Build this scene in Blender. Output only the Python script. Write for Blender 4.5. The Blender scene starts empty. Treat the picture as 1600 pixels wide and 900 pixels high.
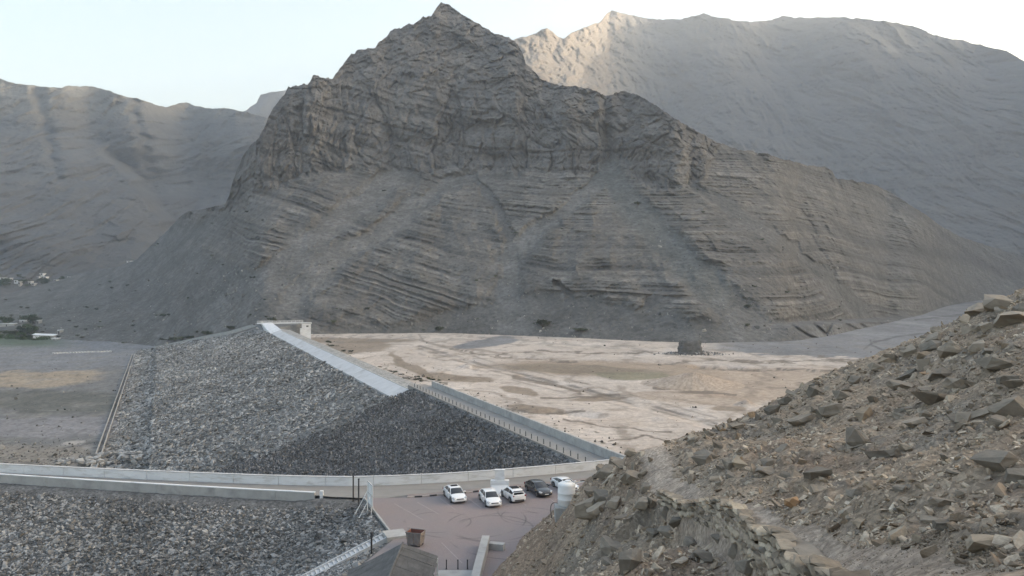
import bpy, bmesh, math, random
import numpy as np
from mathutils import Vector, Matrix

random.seed(7)
RNG = np.random.default_rng(7)
C = bpy.context.scene.collection
SC = bpy.context.scene
H = 26.4          # eye height above the dam crest (crest level is z = 0)
F = 1256.0        # focal length in pixels of the 1600 px wide photograph
HOR = 430.0       # horizon row

# ------------------------------------------------------------------ camera, sky, sun, exposure
cam_d = bpy.data.cameras.new("camera")
cam = bpy.data.objects.new("camera", cam_d)
C.objects.link(cam)
cam.location = (0, 0, H)
cam.rotation_euler = (math.radians(90), 0, 0)
cam_d.sensor_width = 36
cam_d.lens = F / 1600 * 36
cam_d.shift_y = -0.0125
cam_d.clip_start = 0.5
cam_d.clip_end = 20000
SC.camera = cam

SUN_EL, SUN_AZ = 11.0, 80.0        # azimuth clockwise from the view direction (+Y)
world = bpy.data.worlds.new("World")
SC.world = world
world.use_nodes = True
wn = world.node_tree
bgn = wn.nodes["Background"]
sky = wn.nodes.new("ShaderNodeTexSky")
sky.sky_type = 'NISHITA'
sky.sun_disc = False
sky.sun_elevation = math.radians(SUN_EL)
sky.sun_rotation = math.radians(SUN_AZ)
sky.air_density = 1.0
sky.dust_density = 5.5
sky.ozone_density = 0.35
wn.links.new(sky.outputs[0], bgn.inputs[0])
bgn.inputs[1].default_value = 0.15

sun_d = bpy.data.lights.new("sun", 'SUN')
sun_d.energy = 2.2
sun_d.angle = math.radians(0.5)
sun_d.color = (1.0, 0.9, 0.76)
sun = bpy.data.objects.new("sun", sun_d)
C.objects.link(sun)
sv = Vector((math.sin(math.radians(SUN_AZ)) * math.cos(math.radians(SUN_EL)),
             math.cos(math.radians(SUN_AZ)) * math.cos(math.radians(SUN_EL)),
             math.sin(math.radians(SUN_EL))))
sun.rotation_euler = sv.to_track_quat('Z', 'Y').to_euler()
sun.location = (200, 0, 300)

SC.view_settings.view_transform = 'Standard'
SC.view_settings.look = 'None'
SC.view_settings.exposure = 2.08
SC.view_settings.gamma = 1.0
SC.view_settings.use_curve_mapping = False
SC.cycles.use_denoising = True
SC.cycles.max_bounces = 5
SC.cycles.diffuse_bounces = 3
SC.cycles.glossy_bounces = 2
SC.cycles.volume_bounces = 1
SC.cycles.caustics_reflective = False
SC.cycles.caustics_refractive = False

# ------------------------------------------------------------------ noise in numpy
def _hash(ix, iy, iz, seed):
    h = (ix * 374761393 + iy * 668265263 + iz * 2147483647 + seed * 1274126177) & 0xffffffff
    h = ((h ^ (h >> 13)) * 1274126177) & 0xffffffff
    h = ((h ^ (h >> 16)) * 2246822519) & 0xffffffff
    return ((h ^ (h >> 15)) & 0xffffff) / float(0xffffff)

def vnoise(x, y, z=None, seed=0):
    """value noise, -1..1"""
    x = np.asarray(x, float); y = np.asarray(y, float)
    if z is None:
        x, y = np.broadcast_arrays(x, y)
        ix = np.floor(x).astype(np.int64); iy = np.floor(y).astype(np.int64)
        fx = x - ix; fy = y - iy
        def g(i, j):
            t = _hash(ix + i, iy + j, 0, seed) * 6.28318
            return np.cos(t) * (fx - i) + np.sin(t) * (fy - j)
        a = g(0, 0); b = g(1, 0); c = g(0, 1); d = g(1, 1)
        fx = fx * fx * fx * (fx * (fx * 6 - 15) + 10); fy = fy * fy * fy * (fy * (fy * 6 - 15) + 10)
        return np.clip(((a * (1 - fx) + b * fx) * (1 - fy) + (c * (1 - fx) + d * fx) * fy) * 1.7, -1, 1)
    z = np.asarray(z, float)
    x, y, z = np.broadcast_arrays(x, y, z)
    ix = np.floor(x).astype(np.int64); iy = np.floor(y).astype(np.int64); iz = np.floor(z).astype(np.int64)
    fx = x - ix; fy = y - iy; fz = z - iz
    fx = fx * fx * (3 - 2 * fx); fy = fy * fy * (3 - 2 * fy); fz = fz * fz * (3 - 2 * fz)
    r = 0
    for dz in (0, 1):
        a = _hash(ix, iy, iz + dz, seed); b = _hash(ix + 1, iy, iz + dz, seed)
        c = _hash(ix, iy + 1, iz + dz, seed); d = _hash(ix + 1, iy + 1, iz + dz, seed)
        v = (a * (1 - fx) + b * fx) * (1 - fy) + (c * (1 - fx) + d * fx) * fy
        r = r + v * (fz if dz else 1 - fz)
    return r * 2 - 1

def fbm(x, y, z=None, oct=4, seed=0, gain=0.5, lac=2.03):
    s = 0; a = 1.0; f = 1.0; t = 0
    for o in range(oct):
        s = s + a * vnoise(x * f + o * 17.3, y * f - o * 9.1, None if z is None else z * f + o * 3.7, seed + o)
        t += a; a *= gain; f *= lac
    return s / t

def ridged(x, y, z=None, oct=4, seed=0, gain=0.5):
    s = 0; a = 1.0; f = 1.0; t = 0
    for o in range(oct):
        s = s + a * (1 - 2 * np.abs(vnoise(x * f + o * 11.3, y * f - o * 7.1, None if z is None else z * f + o * 5.7, seed + o)))
        t += a; a *= gain; f *= 2.1
    return s / t

def cells(x, y, seed=0):
    """broken-rock cells: a value per cell (-1..1) and the gap to the next cell (0 at a joint)"""
    x, y = np.broadcast_arrays(np.asarray(x, float), np.asarray(y, float))
    ix = np.floor(x).astype(np.int64); iy = np.floor(y).astype(np.int64)
    f1 = np.full(x.shape, 9.0); f2 = np.full(x.shape, 9.0); v = np.zeros(x.shape)
    for i in (-1, 0, 1):
        for j in (-1, 0, 1):
            cx = ix + i + _hash(ix + i, iy + j, 1, seed); cy = iy + j + _hash(ix + i, iy + j, 2, seed)
            d = np.hypot(x - cx, y - cy); nw = d < f1
            f2 = np.where(nw, f1, np.minimum(f2, d)); v = np.where(nw, _hash(ix + i, iy + j, 3, seed), v); f1 = np.where(nw, d, f1)
    return v * 2 - 1, f2 - f1

def sst(a, b, x):
    t = np.clip((x - a) / (b - a), 0, 1)
    return t * t * (3 - 2 * t)

def seg_dist(px, py, pts):
    """distance to a polyline and the side-signed nearest"""
    best = np.full(np.broadcast(px, py).shape, 1e9)
    for (x0, y0), (x1, y1) in zip(pts[:-1], pts[1:]):
        dx, dy = x1 - x0, y1 - y0
        t = np.clip(((px - x0) * dx + (py - y0) * dy) / (dx * dx + dy * dy), 0, 1)
        best = np.minimum(best, np.hypot(px - x0 - t * dx, py - y0 - t * dy))
    return best

# ------------------------------------------------------------------ object helpers
def mesh_np(name, V, Fq, smooth=True):
    """V (n,3), Fq (m,k) -> mesh"""
    me = bpy.data.meshes.new(name)
    V = np.ascontiguousarray(V, dtype=np.float32); Fq = np.ascontiguousarray(Fq, dtype=np.int32)
    n, k = Fq.shape
    me.vertices.add(len(V)); me.vertices.foreach_set("co", V.ravel())
    me.loops.add(n * k); me.loops.foreach_set("vertex_index", Fq.ravel())
    me.polygons.add(n)
    me.polygons.foreach_set("loop_start", np.arange(0, n * k, k, dtype=np.int32))
    me.polygons.foreach_set("use_smooth", np.full(n, smooth))
    me.update(calc_edges=True)
    return me

def grid_faces(nr, nc):
    i = np.arange(nr - 1)[:, None]; j = np.arange(nc - 1)[None, :]
    a = i * nc + j
    return np.stack([a, a + 1, a + nc + 1, a + nc], -1).reshape(-1, 4)

def set_col(me, col):
    at = me.color_attributes.new("Col", 'FLOAT_COLOR', 'POINT')
    c4 = np.ones((len(col), 4), np.float32); c4[:, :3] = col
    at.data.foreach_set("color", c4.ravel())

def obj(name, me, mat=None, parent=None, kind=None, label=None, cat=None, group=None):
    o = bpy.data.objects.new(name, me)
    C.objects.link(o)
    if mat is not None:
        me.materials.append(mat)
    if parent is not None: o.parent = parent
    if kind: o['kind'] = kind
    if label: o['label'] = label
    if cat: o['category'] = cat
    if group: o['group'] = group
    return o

def thing(name, loc, label, cat, group=None, rz=0.0):
    o = bpy.data.objects.new(name, None)
    C.objects.link(o)
    o.location = loc; o.rotation_euler = (0, 0, rz)
    o.empty_display_size = 0.3
    o['label'] = label; o['category'] = cat
    if group: o['group'] = group
    return o

class MB:
    """collects simple shapes into one mesh"""
    def __init__(s): s.v = []; s.f = []
    def poly(s, pts, faces):
        n = len(s.v); s.v += [tuple(p) for p in pts]; s.f += [tuple(i + n for i in f) for f in faces]
        return s
    def box(s, x0, x1, y0, y1, z0, z1, rot=None, at=(0, 0, 0)):
        p = [Vector((x, y, z)) for z in (z0, z1) for x, y in ((x0, y0), (x1, y0), (x1, y1), (x0, y1))]
        if rot is not None: p = [rot @ q for q in p]
        p = [q + Vector(at) for q in p]
        return s.poly(p, [(3, 2, 1, 0), (4, 5, 6, 7), (0, 1, 5, 4), (1, 2, 6, 5), (2, 3, 7, 6), (3, 0, 4, 7)])
    def tube(s, a, b, r0, r1=None, n=8):
        r1 = r0 if r1 is None else r1
        a = Vector(a); b = Vector(b); d = (b - a).normalized()
        u = d.orthogonal().normalized(); w = d.cross(u)
        p = []
        for c, r in ((a, r0), (b, r1)):
            for k in range(n):
                t = 2 * math.pi * k / n
                p.append(c + (u * math.cos(t) + w * math.sin(t)) * r)
        fs = [(k, (k + 1) % n, n + (k + 1) % n, n + k) for k in range(n)]
        fs += [tuple(range(n - 1, -1, -1)), tuple(range(n, 2 * n))]
        return s.poly(p, fs)
    def lathe(s, prof, n=20, at=(0, 0, 0)):
        p = []
        for r, z in prof:
            for k in range(n):
                t = 2 * math.pi * k / n
                p.append((at[0] + r * math.cos(t), at[1] + r * math.sin(t), at[2] + z))
        fs = []
        for i in range(len(prof) - 1):
            for k in range(n):
                fs.append((i * n + k, i * n + (k + 1) % n, (i + 1) * n + (k + 1) % n, (i + 1) * n + k))
        fs += [tuple(range(n - 1, -1, -1)), tuple(range((len(prof) - 1) * n, len(prof) * n))]
        return s.poly(p, fs)
    def build(s, name, mat, parent=None, smooth=False, bevel=0, **kw):
        me = bpy.data.meshes.new(name)
        me.from_pydata(s.v, [], s.f)
        if bevel:
            bm = bmesh.new(); bm.from_mesh(me)
            bmesh.ops.remove_doubles(bm, verts=bm.verts, dist=1e-5)
            bmesh.ops.bevel(bm, geom=list(bm.edges), offset=bevel, segments=1, affect='EDGES', clamp_overlap=True)
            bm.to_mesh(me); bm.free()
        me.update()
        if smooth: me.shade_smooth()
        return obj(name, me, mat, parent, **kw)

def D(px, py, d):
    """the point seen at a pixel at forward distance d"""
    return Vector(((px - 800) / F * d, d, H - (py - HOR) / F * d))
def G(px, py, z=0.0):
    """the point seen at a pixel on the level z"""
    return D(px, py, (H - z) * F / (py - HOR))

# ------------------------------------------------------------------ materials
def nodes_of(name):
    m = bpy.data.materials.new(name); m.use_nodes = True
    nt = m.node_tree
    return m, nt, nt.nodes["Principled BSDF"]

def plain(name, col, rough=0.8, var=0.12, scale=3.0, bump=0.0, metallic=0.0, coat=0.0, stain=None, stain_amt=0.0, stain_scale=(1, 1, 1)):
    m, nt, b = nodes_of(name)
    tc = nt.nodes.new("ShaderNodeTexCoord")
    n = nt.nodes.new("ShaderNodeTexNoise"); n.inputs["Scale"].default_value = scale; n.inputs["Detail"].default_value = 6
    nt.links.new(tc.outputs["Object"], n.inputs["Vector"])
    mr = nt.nodes.new("ShaderNodeMapRange"); mr.inputs[1].default_value = 0.3; mr.inputs[2].default_value = 0.7
    mr.inputs[3].default_value = 1 - var; mr.inputs[4].default_value = 1 + var
    nt.links.new(n.outputs["Fac"], mr.inputs[0])
    mx = nt.nodes.new("ShaderNodeVectorMath"); mx.operation = 'SCALE'
    mx.inputs[0].default_value = col
    nt.links.new(mr.outputs[0], mx.inputs["Scale"])
    out = mx.outputs[0]
    if stain is not None:
        mp = nt.nodes.new("ShaderNodeMapping"); mp.inputs["Scale"].default_value = stain_scale
        nt.links.new(tc.outputs["Object"], mp.inputs[0])
        n2 = nt.nodes.new("ShaderNodeTexNoise"); n2.inputs["Scale"].default_value = 1.0; n2.inputs["Detail"].default_value = 8
        n2.inputs["Roughness"].default_value = 0.65
        nt.links.new(mp.outputs[0], n2.inputs["Vector"])
        r2 = nt.nodes.new("ShaderNodeMapRange"); r2.inputs[1].default_value = 0.5; r2.inputs[2].default_value = 0.72
        r2.inputs[3].default_value = 0; r2.inputs[4].default_value = stain_amt
        nt.links.new(n2.outputs["Fac"], r2.inputs[0])
        m2 = nt.nodes.new("ShaderNodeMix"); m2.data_type = 'RGBA'
        nt.links.new(r2.outputs[0], m2.inputs[0]); nt.links.new(out, m2.inputs[6]); m2.inputs[7].default_value = (*stain, 1)
        out = m2.outputs[2]
    nt.links.new(out, b.inputs["Base Color"])
    b.inputs["Roughness"].default_value = rough
    b.inputs["Metallic"].default_value = metallic
    if coat: b.inputs["Coat Weight"].default_value = coat; b.inputs["Coat Roughness"].default_value = 0.08
    if bump:
        bp = nt.nodes.new("ShaderNodeBump"); bp.inputs["Strength"].default_value = 0.6; bp.inputs["Distance"].default_value = bump
        nt.links.new(n.outputs["Fac"], bp.inputs["Height"]); nt.links.new(bp.outputs[0], b.inputs["Normal"])
    return m

def ground_mat(name, scales, var=0.25, bump=0.3, bscale=1.0, rough=0.95, speck=0.0, speck_scale=1.0):
    """base colour from the sheet's own rock / soil colours, broken up by two noises"""
    m, nt, b = nodes_of(name)
    tc = nt.nodes.new("ShaderNodeTexCoord")
    at = nt.nodes.new("ShaderNodeAttribute"); at.attribute_name = "Col"
    out = at.outputs["Color"]
    for s in scales:
        n = nt.nodes.new("ShaderNodeTexNoise"); n.inputs["Scale"].default_value = s; n.inputs["Detail"].default_value = 7
        n.inputs["Roughness"].default_value = 0.62
        nt.links.new(tc.outputs["Object"], n.inputs["Vector"])
        mr = nt.nodes.new("ShaderNodeMapRange"); mr.inputs[1].default_value = 0.32; mr.inputs[2].default_value = 0.68
        mr.inputs[3].default_value = 1 - var; mr.inputs[4].default_value = 1 + var
        nt.links.new(n.outputs["Fac"], mr.inputs[0])
        sc = nt.nodes.new("ShaderNodeVectorMath"); sc.operation = 'SCALE'
        nt.links.new(out, sc.inputs[0]); nt.links.new(mr.outputs[0], sc.inputs["Scale"])
        out = sc.outputs[0]
    if speck:
        v = nt.nodes.new("ShaderNodeTexVoronoi"); v.inputs["Scale"].default_value = speck_scale
        nt.links.new(tc.outputs["Object"], v.inputs["Vector"])
        sx = nt.nodes.new("ShaderNodeSeparateColor"); nt.links.new(v.outputs["Color"], sx.inputs[0])
        mr = nt.nodes.new("ShaderNodeMapRange"); mr.inputs[3].default_value = 1 - speck; mr.inputs[4].default_value = 1 + speck
        nt.links.new(sx.outputs[0], mr.inputs[0])
        sc = nt.nodes.new("ShaderNodeVectorMath"); sc.operation = 'SCALE'
        nt.links.new(out, sc.inputs[0]); nt.links.new(mr.outputs[0], sc.inputs["Scale"])
        out = sc.outputs[0]
    nt.links.new(out, b.inputs["Base Color"])
    b.inputs["Roughness"].default_value = rough
    b.inputs["Specular IOR Level"].default_value = 0.2
    if bump:
        n = nt.nodes.new("ShaderNodeTexNoise"); n.inputs["Scale"].default_value = bscale; n.inputs["Detail"].default_value = 9
        n.inputs["Roughness"].default_value = 0.68
        nt.links.new(tc.outputs["Object"], n.inputs["Vector"])
        bp = nt.nodes.new("ShaderNodeBump"); bp.inputs["Strength"].default_value = 1.0; bp.inputs["Distance"].default_value = bump
        nt.links.new(n.outputs["Fac"], bp.inputs["Height"]); nt.links.new(bp.outputs[0], b.inputs["Normal"])
    return m

def rock_mat(name, c0, c1, c2, var=0.25, scale=2.5, bump=0.04):
    """stones that differ one from another (per-object random) with grain of their own"""
    m, nt, b = nodes_of(name)
    oi = nt.nodes.new("ShaderNodeObjectInfo")
    cr = nt.nodes.new("ShaderNodeValToRGB")
    cr.color_ramp.elements[0].color = (*c0, 1); cr.color_ramp.elements[1].color = (*c2, 1)
    e = cr.color_ramp.elements.new(0.55); e.color = (*c1, 1)
    nt.links.new(oi.outputs["Random"], cr.inputs[0])
    gm = nt.nodes.new("ShaderNodeNewGeometry")
    nw_ = nt.nodes.new("ShaderNodeTexNoise"); nw_.inputs["Scale"].default_value = .07; nw_.inputs["Detail"].default_value = 4
    nt.links.new(gm.outputs["Position"], nw_.inputs["Vector"])
    mw = nt.nodes.new("ShaderNodeMapRange"); mw.inputs[1].default_value = 0.35; mw.inputs[2].default_value = 0.65
    mw.inputs[3].default_value = .78; mw.inputs[4].default_value = 1.22
    nt.links.new(nw_.outputs["Fac"], mw.inputs[0])
    tc = nt.nodes.new("ShaderNodeTexCoord")
    n = nt.nodes.new("ShaderNodeTexNoise"); n.inputs["Scale"].default_value = scale; n.inputs["Detail"].default_value = 7
    n.inputs["Roughness"].default_value = 0.65
    nt.links.new(tc.outputs["Object"], n.inputs["Vector"])
    mr = nt.nodes.new("ShaderNodeMapRange"); mr.inputs[1].default_value = 0.3; mr.inputs[2].default_value = 0.7
    mr.inputs[3].default_value = 1 - var; mr.inputs[4].default_value = 1 + var
    nt.links.new(n.outputs["Fac"], mr.inputs[0])
    sc = nt.nodes.new("ShaderNodeVectorMath"); sc.operation = 'SCALE'
    nt.links.new(cr.outputs[0], sc.inputs[0]); nt.links.new(mr.outputs[0], sc.inputs["Scale"])
    sw = nt.nodes.new("ShaderNodeVectorMath"); sw.operation = 'SCALE'
    nt.links.new(sc.outputs[0], sw.inputs[0]); nt.links.new(mw.outputs[0], sw.inputs["Scale"])
    nt.links.new(sw.outputs[0], b.inputs["Base Color"])
    b.inputs["Roughness"].default_value = 0.9
    b.inputs["Specular IOR Level"].default_value = 0.25
    if bump:
        bp = nt.nodes.new("ShaderNodeBump"); bp.inputs["Strength"].default_value = 0.8; bp.inputs["Distance"].default_value = bump
        nt.links.new(n.outputs["Fac"], bp.inputs["Height"]); nt.links.new(bp.outputs[0], b.inputs["Normal"])
    return m

M_mount = ground_mat("mountain rock", (0.05, 0.3), var=0.26, bump=2.6, bscale=0.16, speck=0.14, speck_scale=0.5)
M_far = ground_mat("far mountain rock", (0.006, 0.07), var=0.16, bump=7.0, bscale=0.07)
M_floor = ground_mat("valley floor", (0.05, 0.4), var=0.12, bump=0.25, bscale=0.8, speck=0.12, speck_scale=1.2)
M_hill = ground_mat("hillside rubble", (0.8, 6.0), var=0.28, bump=0.14, bscale=4.0, speck=0.25, speck_scale=9.0)
M_bank = ground_mat("bank gravel", (0.6, 3.0), var=0.3, bump=0.15, bscale=3.0, speck=0.3, speck_scale=4.0)

# ------------------------------------------------------------------ sheets that rise from a foot line to a skyline
def sheet(name, cols, foot, crest, rows, kfun, disp, colf, mat, back=(60, 14, 0.7), kmin=0.05):
    """cols: image columns; foot(px)->(d,z); crest(px)->row; kfun -> slope; disp -> metres out of the face; real depth everywhere"""
    px = cols[None, :]
    fd, fz = foot(cols)
    fy = HOR + (H - fz) * F / fd
    cy = crest(cols)
    t = np.linspace(0, 1, rows)[:, None]
    py = fy[None, :] * (1 - t) + cy[None, :] * t
    tau = (HOR - py) / F
    k = kfun(px + 0 * py, py)
    k = np.maximum(k, tau + kmin)
    d = np.zeros_like(py); d[0] = fd
    for i in range(1, rows):
        kk = 0.5 * (k[i] + k[i - 1])
        kk = np.maximum(kk, np.maximum(tau[i], tau[i - 1]) + kmin)
        d[i] = d[i - 1] * (kk - tau[i - 1]) / (kk - tau[i])
    PX = px + 0 * py
    X = (PX - 800) / F * d; Y = d; Z = H + tau * d
    dd, extra = disp(PX, py, X, Y, Z)
    d = d - dd
    X = (PX - 800) / F * d; Y = d; Z = H + tau * d
    col = colf(PX, py, X, Y, Z, extra)
    # far side
    step, nb, fall = back
    bx = [X]; by = [Y]; bz = [Z]
    for i in range(1, nb + 1):
        s = step * (0.15 * i if i < 4 else i - 3 + 0.45) 
        Yb = Y[-1] + s
        Zb = Z[-1] - fall * s + 0.04 * s * fbm(X[-1] / 120, Yb / 120, oct=3, seed=91)
        Xb = X[-1] * (Yb / Y[-1])
        bx.append(Xb[None]); by.append(Yb[None]); bz.append(Zb[None])
        col = np.concatenate([col, col[rows - 1][None]], 0)
    X = np.concatenate(bx, 0); Y = np.concatenate(by, 0); Z = np.concatenate(bz, 0)
    # a skirt so the sheet goes into the ground
    X = np.concatenate([X[:1], X]); Y = np.concatenate([Y[:1] - 24, Y]); Z = np.concatenate([Z[:1] - 9, Z])
    col = np.concatenate([col[:1], col])
    me = mesh_np(name, np.stack([X, Y, Z], -1).reshape(-1, 3), grid_faces(*X.shape))
    set_col(me, col.reshape(-1, 3))
    o = obj(name, me, mat, kind='structure')
    return o, (X, Y, Z)

def interp(tab, i=1):
    xs = [r[0] for r in tab]; ys = [r[i] for r in tab]
    return lambda p: np.interp(p, xs, ys)

# main mountain --------------------------------------------------------------
main_crest = [(-900, 520), (-140, 478), (0, 462), (60, 447), (130, 427), (185, 416), (213, 406), (235, 384), (262, 360), (280, 340), (291, 331), (320, 326), (345, 320),
 (352, 318), (358, 306), (363, 286), (370, 266), (380, 243), (392, 228), (404, 216), (412, 200), (421, 182), (432, 162), (444, 148), (451, 136), (471, 133), (484, 129), (489, 116), (498, 117),
 (508, 122), (520, 121), (532, 105), (549, 84), (562, 77), (585, 75), (593, 67), (603, 58), (610, 51), (623, 43), (643, 39), (654, 30), (674, 24),
 (682, 12), (689, 3), (701, 8), (721, 22), (735, 30), (748, 37), (765, 49), (782, 55), (795, 58), (809, 68), (817, 84), (821, 98), (832, 110), (846, 123), (866, 131), (886, 136),
 (900, 135), (920, 138), (935, 145), (952, 150), (962, 145), (975, 143), (995, 148), (1020, 162), (1050, 182), (1080, 200), (1120, 222), (1150, 233), (1200, 240),
 (1225, 249), (1250, 255), (1265, 258), (1290, 261), (1300, 267), (1306, 278), (1330, 281), (1370, 290), (1400, 305), (1430, 325), (1465, 350), (1500, 370),
 (1550, 386), (1600, 402), (1680, 415), (1760, 424)]
main_foot = [(-140, 680, -27), (0, 650, -27), (120, 625, -27), (205, 600, -27), (240, 580, -27), (300, 550, -20), (360, 525, -12), (405, 505, -5), (430, 498, -8), (460, 495, -12), (490, 494, -12),
 (560, 500, -11.5), (700, 503, -11.5), (850, 472, -11.5), (1000, 440, -11.5), (1100, 425, -11.5), (1235, 440, -11.5), (1300, 480, -11.5), (1360, 560, -11.5),
 (1440, 700, -11), (1500, 1000, -10), (1600, 1350, -8), (1760, 1500, -8)]
def sm(f, w):
    return lambda p: (f(p - w) + f(p - w / 2) + f(p) + f(p + w / 2) + f(p + w)) / 5
mf_d = sm(interp(main_foot, 1), 14); mf_z = sm(interp(main_foot, 2), 14)
_mc = interp(main_crest)
def main_crest_f(p):
    n = fbm(p / 9.0, p * 0 + .5, oct=4, seed=3) * 2.6 * sst(340, 380, p) + fbm(p / 3.0, p * 0 + 4.5, oct=2, seed=4) * 0.9
    blk = np.floor(vnoise(p / 6.0, p * 0 + 9.5, seed=5) * 3) / 3 * 2.2 * sst(360, 380, p) * (1 - sst(690, 720, p))
    return _mc(p) + n + blk
cliff_base = interp([(-140, 470), (300, 340), (359, 322), (400, 300), (470, 276), (520, 262), (560, 258), (600, 255), (660, 268), (720, 262), (760, 262), (850, 266), (900, 270), (940, 262), (955, 235), (975, 255), (1000, 285), (1060, 292),
 (1095, 280), (1120, 225), (1150, 200), (1800, 100)])
cliff_top = interp([(-140, 470), (359, 300), (420, 190), (470, 150), (540, 130), (620, 118), (700, 130), (780, 150), (860, 175), (920, 190), (960, 190), (985, 235), (1060, 240), (1100, 262), (1150, 200), (1800, 100)])
talus_lines = [([(640, 262), (600, 290), (540, 335), (470, 392), (400, 452), (330, 500)], 20, 34),
 ([(735, 275), (690, 290), (640, 325), (590, 368), (520, 400), (455, 470)], 12, 30),
 ([(905, 150), (935, 190), (948, 262), (985, 320), (1040, 380), (1100, 440), (1180, 520)], 11, 42),
 ([(940, 275), (890, 320), (845, 355), (800, 395), (795, 440), (800, 520)], 9, 34),
 ([(1085, 290), (1150, 330), (1220, 380), (1290, 430), (1340, 480)], 9, 18),
 ([(730, 265), (755, 300), (790, 350), (800, 400)], 6, 12),
 ([(360, 322), (300, 372), (240, 420), (160, 470)], 10, 26),
 ([(1020, 470), (990, 500), (980, 530)], 8, 16),
 ([(870, 440), (905, 490), (930, 525)], 6, 14)]
def main_masks(px, py, soft=False):
    if soft:
        wx = fbm(px / 90, py / 90, oct=2, seed=21) * 12; wy = fbm(px / 90, py / 90, oct=2, seed=22) * 9
    else:
        wx = fbm(px / 34, py / 34, oct=4, seed=21) * 15; wy = fbm(px / 34, py / 34, oct=4, seed=22) * 11
    qx, qy = px + wx, py + wy
    cb = cliff_base(qx); ct = cliff_top(qx)
    jag = 8 * ridged(px / (80 if soft else 30), px * 0 + 3.1, oct=1 if soft else 3, seed=23)
    e_ = 16 if soft else 5
    cl = sst(cb + e_ + jag, cb - e_ + jag, qy)                 # in the cliff or above
    up = sst(ct + 14, ct - 14, qy)
    tal = np.zeros_like(px)
    for pts, w0, w1 in talus_lines:
        dist = seg_dist(qx, qy, pts)
        ys = [p[1] for p in pts]
        f = np.clip((py - min(ys)) / (max(ys) - min(ys)), 0, 1)
        w = w0 + (w1 - w0) * f
        tal = np.maximum(tal, 1 - sst(w * .5, w * 1.15, dist))
    # foot apron of scree
    fy = HOR + (H - mf_z(px)) * F / mf_d(px)
    apron = interp([(-140, 400), (230, 330), (300, 150), (400, 85), (470, 10), (520, 6), (600, 10), (720, 45), (800, 72), (900, 75), (1000, 60), (1100, 45), (1200, 40), (1300, 26), (1450, 8), (1800, 5)])(px)
    tal = np.maximum(tal, sst(fy - apron - 12, fy - apron + 12, qy) * (1 - .5 * sst(1380, 1560, px)))
    return cl, up, np.clip(tal * (1 - cl * .85), 0, 1)
def dipF(X):
    # the folded beds: height of a bed as it runs along the mountain
    xs = np.array([-700, -400, -250, -120, -40, 30, 150, 260, 420, 700, 1100])
    zs = np.array([150, 96, 62, 20, -4, -14, -18, -16, -28, -90, -190.])
    return np.interp(X, xs, zs)
def strata(s, seed=40):
    """bed hardness: layered in several thicknesses, -1..1"""
    a = vnoise(s / 8.0, s * 0 + .5, seed=seed); b = vnoise(s / 3.1, s * 0 + 1.5, seed=seed + 1); c = vnoise(s / 1.4, s * 0 + 2.5, seed=seed + 2)
    return a, b, c
def main_k(px, py):
    cl, up, tal = main_masks(px, py, True)
    base = np.interp(px, [-140, 0, 120, 220, 300, 380, 480, 700, 1000, 1200, 1350, 1450, 1600, 1760],
                         [.12, .13, .17, .27, .40, .50, .58, .60, .58, .52, .46, .42, .36, .34])
    k = base + cl * (1 - up) * (1.55 - base) + cl * up * (0.95 - base) * sst(330, 420, px)
    kr = base + .25 * sst(.55, .0, (py - sm(_mc, 12)(px)) / 120); tr_ = sst(1050, 1200, px)
    k = k * (1 - tr_) + kr * tr_
    # gravel terrace at the foot on the right
    ty = interp([(1180, 512), (1240, 508), (1300, 505), (1440, 497), (1500, 470)])(px)
    w = sst(1150, 1250, px) * (1 - sst(1380, 1500, px))
    tr = w * sst(ty - 7, ty - 4, py) * (1 - sst(ty + 1, ty + 4, py))
    k = k * (1 - tr) + 0.0 * tr
    return k
BANKLN = [[(1238, 508), (1262, 524), (1280, 531)], [(1272, 506), (1290, 522)], [(1300, 506), (1292, 520)], [(1322, 506), (1352, 522)], [(1345, 507), (1362, 518), (1400, 512), (1440, 505)], [(1360, 523), (1366, 530), (1392, 536)]]
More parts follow.
